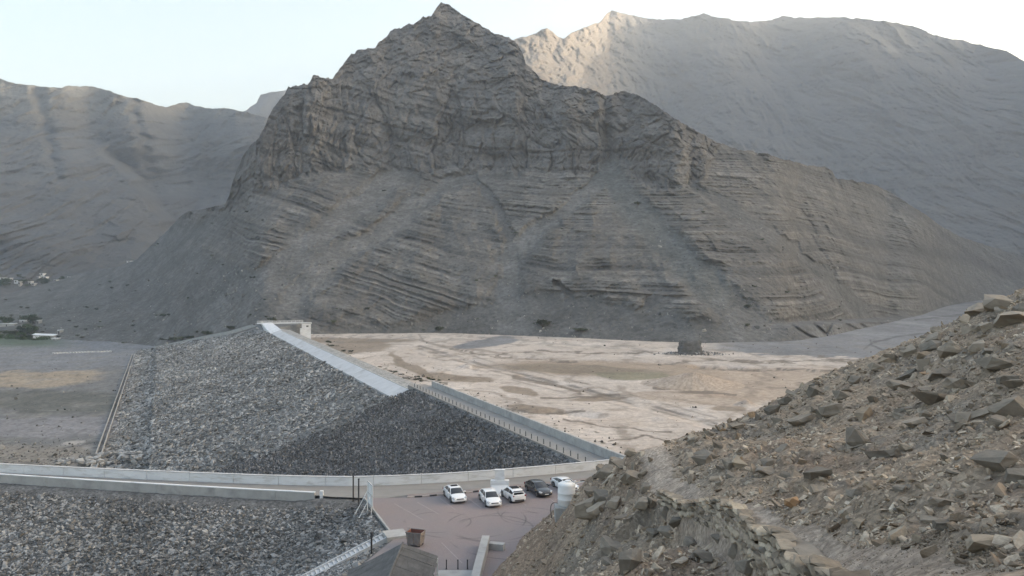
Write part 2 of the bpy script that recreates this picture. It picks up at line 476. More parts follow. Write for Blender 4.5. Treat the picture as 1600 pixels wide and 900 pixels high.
def main_disp(px, py, X, Y, Z):
    cl, up, tal = main_masks(px, py)
    S = Z - dipF(X + 12 * fbm(X / 60, Z / 60, oct=3, seed=51)) + 3.5 * fbm(X / 90, Y / 90, Z / 90, oct=2, seed=52) + .9 * fbm(X / 20, Z / 20, oct=3, seed=54)
    a, b, c = strata(S)
    near_foot = sst(0, 25, (HOR + (H - mf_z(px)) * F / mf_d(px)) - py)
    rockm = (1 - tal) * (1 - cl)
    patch = sst(-.2, .3, fbm(X / 48, Z / 30, oct=4, seed=53) + .08)
    blk = fbm(X / 16, Y / 16, Z / 11, oct=4, seed=74, gain=.62)
    j1, e1 = cells(X / 11 + .2 * Z / 11, S / 5.5, seed=90)
    led = (1.1 * np.tanh(a * 5) + 1.05 * np.tanh(b * 7) + .75 * np.tanh(c * 5) + 1.1 * j1 * patch + 1.3 * blk) * rockm * (.18 + .95 * patch)
    # ribs and gullies below the cliff
    rib = ridged(X / 62 + .35 * fbm(X / 80, Z / 80, oct=2, seed=61), Z / 190 + 5, oct=3, seed=60)
    gul = rib * 9 * rockm * sst(0, 50, (HOR + (H - mf_z(px)) * F / mf_d(px)) - py) * sst(150, 330, px)
    # fluted cliff: vertical columns leaning a little, joints, big buttresses
    lean = X + .18 * Z
    wv = fbm(X / 40, Z / 40, oct=3, seed=71) * 9
    wb = fbm(X / 95, Z / 110, oct=3, seed=68) * 42
    fl = ridged((lean + wb + wv) / 36, Z / 62, oct=4, seed=70, gain=.6)
    crk = sst(.62, .95, ridged((lean + wb * .7 + wv * 1.6) / 17, Z / 60, oct=2, seed=69, gain=.5)) * sst(-.2, .3, fbm(X / 40, Z / 40, oct=2, seed=67))
    fine = ridged((lean + wb + wv * .7) / 9, Z / 17, oct=4, seed=72, gain=.65)
    but = fbm((lean + wb * .4) / 90, Z / 130, oct=3, seed=73)
    blk = fbm(X / 16, Y / 16, Z / 11, oct=4, seed=74, gain=.6)
    cm = cl * (1 - up)
    flp = sst(-.35, .3, fbm(X / 70, Z / 60, oct=2, seed=66))
    qx = (lean + wb * .5 + wv * .5)
    v1, g1 = cells(qx / 21, (Z + .3 * wv) / 52, seed=91); v2, g2 = cells(qx / 8, Z / 17, seed=92); v3, g3 = cells(qx / 3.6, Z / 6.5, seed=93)
    frac = 5.2 * v1 + 2.6 * v2 + 1.1 * v3 - 3.2 * sst(.14, 0, g1) - 1.8 * sst(.2, 0, g2)
    cd = cm * (frac * .9 + fl * (1.5 + 3 * flp) + fine * (.8 + 1.2 * flp) + but * 15 - crk * 9 * flp + np.tanh(b * 3) * 1.0 + np.tanh(a * 4) * 1.2 + blk * 3.5)
    # upper mountain: broken blocks and leaning beds
    um = cl * up
    crag = ridged((X * .9 + Z * .5) / 34, (Z - .4 * X) / 52, oct=5, seed=75, gain=.6)
    v4, g4 = cells((X * .9 + Z * .45) / 17, (Z - .45 * X) / 12, seed=94); v5, g5 = cells((X * .9 + Z * .45) / 7, (Z - .45 * X) / 4.5, seed=95)
    ud = um * (3.6 * v4 + 1.9 * v5 - 1.8 * sst(.16, 0, g4) + crag * 8 + but * 12 + blk * 4 + np.tanh(a * 4) * 1.2 + fine * .7 - crk * 2)
    # talus: smooth, low channels
    td = tal * (fbm(X / 20, Z / 60, oct=3, seed=76) * 1.6 - 2.6 + .35 * ridged(X / 7, Z / 40, oct=2, seed=77))
    det = fbm(X / 6, Y / 6, Z / 6, oct=4, seed=78, gain=.65) * (.8 + 1.5 * (1 - tal)) + vnoise(X / 2.2, Y / 2.2, Z / 2.2, seed=87) * .5
    # the dark gorge strips at the right
    dia = ridged((X * .8 + Z * 1.6) / 26, (Z - X * .3) / 120, oct=4, seed=88) * 3.2 * tal * sst(520, 380, px)
    dd = (led + gul + cd + ud + td * sst(100, 380, px) + det + dia) * (.15 + .85 * near_foot) * (0.45 + .55 * sst(120, 380, px))
    dd = dd + fbm(X / 160, Z / 160, oct=2, seed=79) * 8 * near_foot
    bz = sst(1190, 1240, px) * sst(1470, 1420, px) * sst(499, 504, py)
    dd = dd * (1 - .75 * bz) + bz * near_foot * 2.0 * ridged(X / 17 + .5 * Z / 9, Z / 60, oct=3, seed=96)
    for ln in BANKLN: dd = dd - 4.5 * sst(3.2, .6, seg_dist(px, py, ln)) * bz
    return dd, (cl, up, tal, S, a, b, c, patch, crag, fl)
def mixc(c, col, m):
    return c * (1 - m[..., None]) + np.array(col) * m[..., None]
def main_col(px, py, X, Y, Z, ex):
    cl, up, tal, S, a, b, c, patch, crag, fl = ex
    rock = np.zeros(px.shape + (3,)) + np.array((.155, .145, .130))
    rock = mixc(rock, (.215, .194, .158), sst(-.1, .6, b) * .55)          # ochre beds
    rock = mixc(rock, (.085, .08, .076), sst(.15, .6, -a + .3 * c) * .65)
    rock = mixc(rock, (.075, .072, .07), sst(.35, .6, -c) * patch * .5)  # dark beds
    rock = mixc(rock, (.31, .285, .245), sst(.4, .65, c) * sst(-.1, .3, patch - .4) * .55)
    vn = fbm(X / 45, Z / 45, oct=4, seed=81)
    cliffc = np.zeros_like(rock) + np.array((.155, .146, .135))
    cliffc = mixc(cliffc, (.225, .20, .165), sst(.1, .6, fbm(X / 30 , Z / 60, oct=3, seed=82)) * .6)
    cliffc = mixc(cliffc, (.095, .09, .087), sst(.1, .6, fbm(X / 9 + .2 * Z / 9, Z / 22, oct=4, seed=83)) * .5)
    col = rock * (1 - cl[..., None]) + cliffc * cl[..., None]
    col = mixc(col, (.135, .13, .125), sst(-.3, .5, vn) * .35)
    tcol = np.zeros_like(rock) + np.array((.140, .136, .126))
    tcol = mixc(tcol, (.118, .122, .117), sst(-.1, .5, fbm(X / 60, Z / 60, oct=3, seed=84)) * .6)
    tcol = mixc(tcol, (.18, .172, .155), sst(.0, .5, fbm(X / 12, Z / 40, oct=4, seed=85)) * .5)
    tcol = mixc(tcol, (.10, .096, .088), sst(.05, .5, fbm((X * .8 + Z * 1.6) / 16, (Z - X * .3) / 50, oct=4, seed=86)) * .5)
    col = col * (1 - tal[..., None]) + tcol * tal[..., None]
    fan = np.zeros_like(px)
    for pts, w0, w1 in talus_lines[:4]:
        ys = [p[1] for p in pts]; f = np.clip((py - min(ys)) / (max(ys) - min(ys)), 0, 1)
        fan = np.maximum(fan, sst(1.1, .35, seg_dist(px + 10 * vn, py + 6 * vn, pts) / (w0 + (w1 - w0) * f)))
    col = mixc(col, (.19, .184, .17), fan * tal * .75 * (.7 + .3 * sst(-.3, .3, fbm((X * .7 + Z) / 9, Z / 40, oct=3, seed=97))))
    # green-grey stain stream below the notch
    g = 1 - sst(14, 40, seg_dist(px, py, [(930, 170), (948, 262), (1000, 330), (1060, 400), (1120, 450)]))
    col = mixc(col, (.115, .132, .126), g * tal * .6)
    # dark seam of weathered rock at the right
    dl = interp([(1160, 285), (1250, 300), (1300, 345), (1340, 378), (1420, 390), (1500, 402), (1600, 432), (1700, 450)])(px)
    dk = np.exp(-((py - dl) / interp([(1160, 6), (1300, 9), (1400, 13), (1500, 10), (1600, 8)])(px)) ** 2) * sst(1260, 1330, px + 20 * vn)
    col = mixc(col, (.085, .08, .078), dk * .65)
    y = np.exp(-((px - 1395) / 45) ** 2 - ((py - 462) / 10) ** 2)
    col = mixc(col, (.24, .205, .145), y * .6)
    gr = (1 - sst(0, 260, px)) * sst(455, 500, py)
    col = mixc(col, (.14, .14, .115), gr * .45)
    bank = sst(1180, 1240, px) * sst(496, 506, py)
    col = mixc(col, (.19, .19, .187), bank * .75)
    for ln in BANKLN: col = mixc(col, (.085, .083, .08), sst(2.6, .8, seg_dist(px, py + 1.5 * vn, ln)) * bank * .7)
    col = mixc(col, (.07, .068, .066), sst(2.2, .8, np.abs(py - np.interp(px, [1335, 1380, 1460], [504, 505, 500]))) * bank * sst(1330, 1345, px) * .6)
    col = col * .9 * .78 + (col.mean(-1, keepdims=True) * np.array((1.0, .985, .95))) * .9 * .22
    col = col * .93 * .8 + col.mean(-1, keepdims=True) * .93 * .2
    col = mixc(col, (.25, .24, .22), sst(.55, .8, fbm(X / 3.2, Z / 2.4, oct=3, seed=89)) * .55)
    return np.clip(col, .02, .6)
cols = np.concatenate([np.linspace(-900, -145, 60), np.linspace(-140, 330, 260), np.linspace(331, 348, 14), np.linspace(349, 372, 40), np.linspace(373.2, 1320, 795), np.linspace(1322, 1760, 230)])
main_obj, MAIN = sheet("mountain", cols, lambda p: (mf_d(p), mf_z(p)), main_crest_f, 430, main_k, main_disp, main_col, M_mount, back=(40, 10, .9))

# right-hand far mountain, going on outside the frame --------------------------
right_crest = [(640, 130), (720, 95), (760, 80), (807, 61), (830, 55), (846, 46), (855, 44), (864, 50), (872, 57), (880, 60), (893, 52), (907, 45), (921, 40), (935, 35), (946, 24), (955, 17), (970, 20), (1000, 26),
 (1025, 30), (1065, 30), (1085, 24), (1100, 21), (1120, 27), (1150, 32), (1175, 34), (1205, 31), (1225, 24), (1240, 27), (1275, 28), (1300, 26), (1340, 28), (1375, 32), (1400, 35),
 (1440, 45), (1460, 56), (1500, 62), (1540, 72), (1572, 80), (1600, 95), (1680, 80), (1780, 20), (1900, -190), (2050, -340), (2400, -420), (2700, -440), (3400, -620), (4400, -800), (6500, -1400)]  # unseen crest past the frame edge raised to block the sun
_rc = interp(right_crest)
rc_f = lambda p: _rc(p) + fbm(p / 14, p * 0 + .5, oct=4, seed=101) * 3.0
def rfoot(p):
    return (np.interp(p, [640, 950, 1300, 1600, 2200, 3000, 4400, 6500], [1500, 1750, 1700, 1500, 1050, 700, 430, 260]), np.interp(p, [640, 6500], [-8, -8]))
def r_k(px, py):
    return np.interp(px, [640, 820, 950, 1300, 1600, 1800, 2000, 2200, 3000, 4400, 6500], [.75, .8, .72, .75, .80, .95, 1.25, 1.35, 1.8, 3.0, 5.0]) + .25 * vnoise(px / 160, py / 60, seed=102)
def r_disp(px, py, X, Y, Z):
    S = Z + .06 * X + 25 * fbm(X / 400, Z / 400, oct=3, seed=111)
    a = vnoise(S / 55, S * 0 + .5, seed=112); b = vnoise(S / 20, S * 0 + 1.5, seed=113)
    rib = ridged(X / 330 + .3 * fbm(X / 300, Z / 300, oct=2, seed=115), Z / 900 + 2, oct=4, seed=114)
    big = fbm(X / 700, Z / 900, oct=2, seed=116)
    # spur at the left end that turns its face to the sun
    spur = sst(1010, 930, px) * (px - 1010) / 200 * -220
    lit = sst(1050, 960, px)
    crags = ridged((X + .6 * Z) / 90, (Z - .5 * X) / 130, oct=4, seed=118, gain=.6) * 34 * lit
    gl = ridged((X + 90 * fbm(X / 260, Z / 260, oct=3, seed=121)) / 150, (Z + .3 * X) / 420, oct=6, seed=122, gain=.62)
    dd = rib * 50 + big * 80 + gl * 44 + np.tanh(a * 3) * 4.5 * sst(-.2, .3, fbm(X / 300, Z / 200, oct=2, seed=123)) + np.tanh(b * 3) * 2.5 + fbm(X / 50, Z / 50, oct=5, seed=117, gain=.6) * 13 + spur + crags
    q1, h1 = cells((X + 60 * fbm(X / 200, Z / 200, oct=2, seed=124)) / 70, Z / 120, seed=125); q2, h2 = cells(X / 26, Z / 34, seed=126)
    dd = dd + 7 * q1 + 4 * q2 - 2 * sst(.15, 0, h1)
    return dd * sst(0, 40, (HOR + 35 * F / 1600) - py), (a, b)
def r_col(px, py, X, Y, Z, ex):
    a, b = ex
    col = np.zeros(px.shape + (3,)) + np.array((.10, .102, .104))
    col = mixc(col, (.125, .12, .113), sst(.1, .7, b + fbm(X / 120, Z / 90, oct=3, seed=119)) * .5)
    col = mixc(col, (.065, .067, .07), sst(.1, .7, a + fbm(X / 120, Z / 90, oct=3, seed=120)) * .5)
    return mixc(col, (.27, .23, .185), sst(1030, 930, px) * .8)  # left end painted pale and warm, sunlight put into the rock colour
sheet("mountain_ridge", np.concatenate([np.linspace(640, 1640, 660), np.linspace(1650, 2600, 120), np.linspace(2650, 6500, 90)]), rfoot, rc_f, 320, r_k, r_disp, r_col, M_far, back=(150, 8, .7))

# left far mountain ------------------------------------------------------------
left_crest = [(-500, 60), (-300, 90), (-120, 110), (-40, 118), (0, 122), (7, 125), (28, 131), (71, 135), (96, 137), (107, 134), (124, 134), (156, 137), (178, 144), (192, 150), (213, 153), (245, 164),
 (261, 167), (281, 160), (291, 160), (306, 165), (327, 169), (355, 169), (379, 174), (420, 185), (520, 210), (620, 240)]
_lc = interp(left_crest)
lc_f = lambda p: _lc(p) + fbm(p / 12, p * 0 + .5, oct=4, seed=131) * 2.0
lval = [(150, 235), (185, 265), (215, 300), (250, 345), (270, 400), (280, 440)]
def l_k(px, py):
    base = .46 + .10 * vnoise(px / 120, py / 60, seed=132)
    return base + .35 * sst(230, 170, py)
def l_disp(px, py, X, Y, Z):
    S = Z + .10 * X + 14 * fbm(X / 300, Z / 300, oct=3, seed=141)
    a = vnoise(S / 34, S * 0 + .5, seed=142); b = vnoise(S / 13, S * 0 + 1.5, seed=143)
    v = np.exp(-(seg_dist(px, py, lval) / 42) ** 2)
    lx = np.interp(py, [200] + [p[1] for p in lval], [140] + [p[0] for p in lval]) + 7 * vnoise(py / 16., py * 0 + 3, seed=161)
    rgt = sst(-4, 26, px - lx) * sst(205, 290, py) * 2.2 + .6 * sst(0, 160, px - lx)
    rib = ridged((X + Z * .5) / 190, Z / 600 + 2, oct=4, seed=144)
    gl = ridged((X - Z * .6 + 60 * fbm(X / 160, Z / 160, oct=3, seed=148)) / 85, (Z + .4 * X) / 260, oct=5, seed=149, gain=.58)
    dd = -v * 70 - rgt * 130 + rib * 34 + gl * 24 + np.tanh(a * 3) * 4 + np.tanh(b * 3) * 2.5 + fbm(X / 40, Z / 40, oct=5, seed=145, gain=.6) * 9
    q1, h1 = cells((X + 40 * fbm(X / 150, Z / 150, oct=2, seed=127)) / 42, Z / 70, seed=128); q2, h2 = cells(X / 17, Z / 22, seed=129)
    dd = dd + 5 * q1 + 3 * q2 - 1.5 * sst(.15, 0, h1)
    for gx in (60, 205):
        dd = dd - 34 * np.exp(-((px - gx - (py - 150) * .25 + 9 * vnoise(py / 14., px * 0 + gx)) / 10) ** 2) * sst(330, 200, py)
    return dd * sst(0, 30, 455 - py), (a, b)
def l_col(px, py, X, Y, Z, ex):
    a, b = ex
    col = np.zeros(px.shape + (3,)) + np.array((.085, .09, .095))
    col = mixc(col, (.12, .115, .107), sst(.1, .7, b + fbm(X / 90, Z / 60, oct=3, seed=146)) * .45)
    col = mixc(col, (.075, .073, .07), sst(.2, .7, a + .8 * fbm(X / 60, Z / 50, oct=3, seed=147)) * .55)
    col = mixc(col, (.19, .178, .15), sst(200, 165, py) * .5)  # sunlit rim below the skyline painted into the colour
    return col
_, LEFTG = sheet("mountain_slope", np.concatenate([np.linspace(-1600, -510, 70), np.linspace(-500, 620, 420)]), lambda p: (np.interp(p, [-500, 0, 300, 620], [1000, 1050, 1150, 1200]), p * 0 + 4.0), lc_f, 230, l_k, l_disp, l_col, M_far, back=(120, 8, .6))

plateau_crest = [(250, 215), (355, 185), (375, 176), (385, 172), (391, 167), (402, 160), (404, 154), (407, 148), (423, 144), (448, 141), (470, 139), (560, 135), (640, 130), (760, 140)]
_pc = interp(plateau_crest)
sheet("mountain_plateau", np.linspace(250, 760, 160), lambda p: (p * 0 + 2300., p * 0 + 10.), lambda p: _pc(p) + fbm(p / 10, p * 0, oct=3, seed=151), 90,
      lambda px, py: .8 + 0 * px, lambda px, py, X, Y, Z: (ridged(X / 260, Z / 500, oct=4, seed=152) * 40, ()),
      lambda px, py, X, Y, Z, ex: np.zeros(px.shape + (3,)) + np.array((.13, .13, .13)), M_far, back=(150, 6, .5))

# ------------------------------------------------------------------ dam geometry (plan)
CD = Vector((-.40, .916, 0)).normalized()       # along the crest, away from the camera
DS = Vector((-CD.y, CD.x, 0))                   # downstream, to the left
C0 = Vector((13, 116, 0))
def dam(s, w, z=0.0):
    p = C0 + CD * s + DS * w; p.z = z
    return p
SLOPE, TOE = 0.34, 73.5
FLOOR_Z, BED_Z = -25.0, -10.0

# ------------------------------------------------------------------ valley floors
def floor_sheet(name, pxs, ds, zf, colf, mat):
    PX, DD = np.meshgrid(pxs, ds)
    X = (PX - 800) / F * DD; Y = DD
    Z = zf(X, Y)
    py = HOR + (H - Z) * F / DD
    col = colf(PX, py, X, Y)
    me = mesh_np(name, np.stack([X, Y, Z], -1).reshape(-1, 3), grid_faces(*X.shape))
    set_col(me, np.clip(col, .02, .7).reshape(-1, 3))
    return obj(name, me, mat, kind='structure')

def ell(px, py, cx, cy, rx, ry, a=0.0, soft=.16):
    ca, sa = math.cos(math.radians(a)), math.sin(math.radians(a))
    u = ((px - cx) * ca + (py - cy) * sa) / rx; v = (-(px - cx) * sa + (py - cy) * ca) / ry
    return sst(1 + soft, 1 - soft, np.hypot(u, v))

def mound(X, Y, c, r, h):
    q = np.hypot(X - c[0], (Y - c[1])) / r
    return h * np.clip(1 - q, 0, 1) ** 1.15
MOUNDS = [(G(1082, 600, BED_Z), 17, 4.2), (G(1166, 633, BED_Z), 3.6, 1.8), (G(731, 575, BED_Z), 5.0, 1.9), (G(683, 583, BED_Z), 6, 1.0), (G(1040, 655, BED_Z), 4, .8), (G(1100, 640, BED_Z), 5, .5)]
def bed_z(X, Y):
    z = BED_Z + .35 * fbm(X / 60, Y / 60, oct=4, seed=201) + .12 * fbm(X / 9, Y / 9, oct=3, seed=202)
    # cut banks of the old silt
    for i, (pts, h) in enumerate(BANKS):
        dist = seg_dist(X + 5 * fbm(X / 18, Y / 18, oct=3, seed=203), Y + 9 * fbm(X / 18, Y / 18, oct=3, seed=204), pts)
        z = z - 1.5 * h * np.exp(-(dist / 3.6) ** 2)
    for c, r, h in MOUNDS:
        z = z + mound(X, Y, c, r * (1 + .06 * vnoise(np.arctan2(Y - c[1], X - c[0]) * 4, X * 0)), h)
    z = z + sst(520, 900, Y) * 1.5
    # under the dam and its near fill the bed gives way
    w = (X - 13) * (-.9165) + (Y - 116) * (-.4002); s = (X - 13) * (-.4002) + (Y - 116) * .9165
    return np.where((w > 1.5) & (s < 354), -27.5, z)
def gp(*ps):
    return [tuple(G(a, b, BED_Z)[:2]) for a, b in ps]
BANKS = [(gp((1100, 572), (1200, 576), (1300, 580), (1420, 582)), 1.1), (gp((700, 548), (790, 556), (900, 563), (1100, 568)), .5),
         (gp((780, 637), (830, 644), (920, 645)), .7), (gp((655, 545), (720, 560), (800, 582), (910, 608), (1000, 632), (1120, 662)), .4)]
def bed_col(px, py, X, Y):
    wx = fbm(X / 26, Y / 45, oct=4, seed=211) * 22; wy = fbm(X / 26, Y / 45, oct=4, seed=212) * 5
    qx, qy = px + wx, py + wy
    sand = np.zeros(px.shape + (3,)) + np.array((.475, .412, .355))
    sand = mixc(sand, (.575, .51, .45), sst(-.1, .5, fbm(X / 30, Y / 30, oct=4, seed=213)) * .7)
    sand = mixc(sand, (.38, .305, .24), sst(.1, .6, fbm(X / 45, Y / 20, oct=4, seed=214)) * .45)
    mud = lambda c, m, k=.8: mixc(c, (.215, .17, .125), np.clip(m, 0, 1) * k)
    c = sand
    for e in ((550, 543, 58, 12, -4), (560, 532, 90, 5, 0), (690, 588, 45, 7, 5), (735, 592, 35, 5, 5), (640, 572, 40, 6, 30),
              (840, 640, 55, 6, 4), (930, 622, 40, 4, 0), (1140, 637, 28, 4, 0), (1350, 596, 60, 4, 0), (820, 610, 30, 4, 10)):
        c = mud(c, ell(qx, qy, *e))
    c = mixc(c, (.30, .235, .175), ell(qx, qy, 960, 578, 190, 13, 2) * .85)
    c = mixc(c, (.20, .165, .125), ell(qx, qy, 900, 577, 110, 8, 2) * .8)
    c = mixc(c, (.18, .175, .12), ell(qx, qy, 985, 587, 55, 6, 0) * .7)
    c = mixc(c, (.36, .28, .21), ell(qx, qy, 1220, 600, 180, 26, 0) * .75)
    c = mixc(c, (.33, .255, .19), ell(qx, qy, 1080, 622, 110, 10, 3) * .6)
    # wheel tracks and rills
    tr = [(655, 540), (720, 560), (800, 582), (905, 606), (1000, 630), (1120, 662)]
    for off, wd, k in ((0, 1.6, .6), (5, 1.3, .5), (-9, 1.0, .35), (12, 1.0, .3)):
        dist = seg_dist(px + wx * .1, py + wy * .35, [(a, b + off) for a, b in tr])
        c = mixc(c, (.17, .15, .13), sst(wd * 1.9, wd * .6, dist) * min(1, k * 1.4) * sst(-.5, .2, vnoise(X / 8, Y / 14, seed=215)))
    tr = [(655, 523), (662, 533), (690, 541), (760, 548), (800, 556)]
    c = mixc(c, (.2, .17, .14), sst(2.2, .8, seg_dist(px, py, tr)) * .6)
    rill = ridged(X / 24, Y / 34, oct=3, seed=216)
    c = mixc(c, (.2, .165, .13), sst(.62, .82, rill) * .5)
    streak = fbm(px / 60 + py / 60, py / 2.2, oct=3, seed=217)
    c = mixc(c, (.25, .2, .155), sst(.28, .55, streak) * .4)
    peb = sst(.35, .6, fbm(X / 3, Y / 4, oct=3, seed=218)) * (1 - sst(10, 60, seg_dist(px, py, [(500, 535), (560, 570), (660, 600), (760, 640), (940, 700)])))
    c = mixc(c, (.10, .095, .07), peb * .8)
    # grey gravel wash
    gb = np.interp(px, [1080, 1130, 1190, 1300, 1420], [540, 547, 553, 557, 560]) + 5 * fbm(X / 12, Y / 12, oct=3, seed=221)
    gv = np.maximum(sst(gb + 1.2, gb - 1.2, py) * sst(1080, 1160, px), ell(qx, qy, 760, 536, 55, 6, -8))
    gv = np.maximum(gv, sst(508, 500, py))
    c = mixc(c, (.175, .178, .185), gv * .95)
    c = c * (1 + gv[..., None] * (.28 * fbm(X / 18, Y / 40, oct=5, seed=223) + .22 * fbm(X / 3, Y / 6, oct=3, seed=224))[..., None])
    for ln, wd in (([(1350, 545), (1365, 535), (1400, 526), (1470, 519)], 1.2), ([(1360, 532), (1362, 540), (1385, 549)], 1.0), ([(1430, 500), (1500, 492), (1560, 488)], 1.0), ([(1440, 478), (1500, 474), (1570, 470)], .9)):
        c = mixc(c, (.08, .08, .082), sst(wd * 1.9, wd * .5, seg_dist(px, py + 2 * fbm(X / 12, Y / 30, oct=3, seed=225), ln)) * .75)
    c = mixc(c, (.30, .30, .30), gv * sst(.25, .5, fbm(X / 40, Y / 60, oct=4, seed=226)) * .5)
    for ln, wd in (([(1040, 569), (1110, 562), (1200, 566), (1300, 563), (1420, 566)], 1.0), ([(1100, 575), (1180, 580), (1260, 578), (1400, 584)], 1.0), ([(770, 553), (840, 549), (930, 552), (1010, 550), (1060, 556)], .8),
                   ([(800, 590), (860, 600), (905, 612)], 2.2), ([(850, 622), (930, 621), (965, 616)], 1.6), ([(700, 545), (745, 552), (800, 560), (900, 566)], .9), ([(560, 572), (640, 592), (700, 600)], .8),
                   ([(790, 640), (850, 646), (915, 644)], 1.4), ([(1020, 606), (1085, 611), (1150, 618)], 1.8), ([(880, 655), (960, 668), (1050, 676)], .7), ([(950, 690), (1010, 682), (1060, 690)], .8), ([(1280, 556), (1330, 562), (1400, 560)], .8)):
        dist = seg_dist(px + wx * .35, py + 5 * fbm(X / 10, Y / 10, oct=4, seed=222), ln)
        c = mixc(c, (.15, .125, .10), sst(wd * 1.9, wd * .6, dist) * .85)  # dark lines paint the shade of low bank edges into the bed
    foot = sst(14, 2, np.abs(py - np.interp(px, [490, 700, 850, 1050, 1200], [530, 523, 532, 546, 541]))) * sst(0, .5, fbm(X / 9, Y / 20, oct=3, seed=219) + .1)
    c = mixc(c, (.2, .185, .165), foot * .6)
    # wave ripples down the flanks of the big mound
    cm = MOUNDS[0][0]; th = np.arctan2(Y - cm[1], X - cm[0]); q = np.hypot(X - cm[0], Y - cm[1]) / 17
    c = mixc(c, (.42, .34, .27), (q < 1) * .7 * np.ones_like(q))
    c = mixc(c, (.27, .22, .17), (q < 1) * sst(.3, .8, np.sin(th * 44 + 3 * fbm(X / 3, Y / 3, seed=220))) * .6)
    return c
floor_sheet("reservoir_bed", np.concatenate([np.linspace(380, 1500, 700), np.linspace(1510, 2600, 60)]),
            (H - BED_Z) * F / np.concatenate([np.linspace(330, 90, 300), np.linspace(89, 22, 90)]), bed_z, bed_col, M_floor)

def lf_z(X, Y):
    return FLOOR_Z + .5 * fbm(X / 50, Y / 50, oct=4, seed=231) + .25 * fbm(X / 7, Y / 7, oct=3, seed=232) * 1.0
def lf_col(px, py, X, Y):
    wx = fbm(X / 30, Y / 50, oct=4, seed=241) * 30; wy = fbm(X / 30, Y / 50, oct=4, seed=242) * 12
    qx, qy = px + wx, py + wy
    c = np.zeros(px.shape + (3,)) + np.array((.15, .15, .148))
    n = fbm(X / 14, Y / 24, oct=4, seed=243)
    c = mixc(c, (.185, .19, .2), sst(584, 572, qy) * .9)
    c = mixc(c, (.32, .26, .19), ell(qx, qy, 40, 592, 110, 13, -3) * .85)
    c = mixc(c, (.105, .107, .095), ell(qx, qy, 90, 628, 150, 18, 0) * .85)
    c = mixc(c, (.2, .19, .17), sst(.1, .4, fbm(X / 12, Y / 22, oct=5, seed=246)) * .5)
    c = mixc(c, (.21, .205, .21), ell(qx, qy, 90, 668, 160, 14, 0) * .8)
    c = mixc(c, (.36, .34, .31), ell(px + wx * .3, py + wy * .3, 115, 692, 18, 3.2, -6) * .8)
    c = mixc(c, (.24, .215, .18), sst(690, 706, qy) * .7)
    c = mixc(c, (.07, .068, .06), sst(.2, .4, fbm(X / 2.2, Y / 3.5, oct=4, seed=247)) * sst(680, 700, qy) * .8)
    c = mixc(c, (.085, .085, .08), sst(.15, .5, fbm(X / 5, Y / 9, oct=4, seed=244)) * sst(.0, .5, n + .3) * .6)
    c = mixc(c, (.26, .25, .24), sst(.25, .6, fbm(X / 20, Y / 7, oct=4, seed=245)) * .4)
    c = c * (1 + .32 * fbm(X / 1.8, Y / 2.6, oct=4, seed=248)[..., None]) * (1 + .2 * fbm(X / 7, Y / 11, oct=4, seed=249)[..., None])
    grn = sst(546, 536, py) * sst(130, 60, px)
    c = mixc(c, (.05, .085, .03), grn * .7)
    return c
floor_sheet("valley_floor", np.linspace(-900, 420, 520), (H - FLOOR_Z) * F / np.linspace(420, 98, 260), lf_z, lf_col, M_floor)

# deep ground under everything, out to the horizon
def base_z(X, Y):
    return FLOOR_Z - 1.2 + 0 * X
Xb, Yb = np.meshgrid(np.linspace(-6900, 9400, 60), np.linspace(-2400, 12400, 60))
me = mesh_np("ground", np.stack([Xb, Yb, base_z(Xb, Yb)], -1).reshape(-1, 3), grid_faces(60, 60))
set_col(me, np.tile((.18, .165, .15), (3600, 1)))
obj("ground", me, M_far, kind='structure')
# ------------------------------------------------------------------ stones
def hull_rock(name, n=14, sx=1., sy=.8, sz=.6, blocky=.5, seed=1, sub=0, rough=.06, mat=None):
    r = random.Random(seed)
    bm = bmesh.new()
    for i in range(n):
        v = Vector((r.gauss(0, 1), r.gauss(0, 1), r.gauss(0, 1))).normalized()
        m = max(abs(v.x), abs(v.y), abs(v.z))
        v = v * (1 - blocky) + (v / m) * blocky * .8
        v *= r.uniform(.8, 1.05)
        bm.verts.new((v.x * sx * .5, v.y * sy * .5, v.z * sz * .5))
    res = bmesh.ops.convex_hull(bm, input=bm.verts)
    junk = [e for e in res['geom_interior'] if isinstance(e, bmesh.types.BMVert)]
    bmesh.ops.delete(bm, geom=junk, context='VERTS')
    bmesh.ops.dissolve_limit(bm, angle_limit=math.radians(12), verts=bm.verts, edges=bm.edges)
    bmesh.ops.triangulate(bm, faces=bm.faces)
    if sub:
        bmesh.ops.subdivide_edges(bm, edges=bm.edges, cuts=sub, use_grid_fill=True)
        co = np.array([v.co for v in bm.verts])
        dsp = fbm(co[:, 0] * 2.2 / sx + seed, co[:, 1] * 2.2 / sx, co[:, 2] * 2.2 / sx, oct=3, seed=seed)
        d2 = ridged(co[:, 0] * 1.3 / sx + seed, co[:, 1] * 1.3 / sx, co[:, 2] * 4.0 / sx, oct=2, seed=seed + 5)
        bm.normal_update()
        for v, a, b_ in zip(bm.verts, dsp, d2):
            v.co += v.normal * (a * rough * 1.6 + b_ * rough * .5) * sx
    me = bpy.data.meshes.new(name)
    bm.to_mesh(me); bm.free()
    if mat: me.materials.append(mat)
    return me

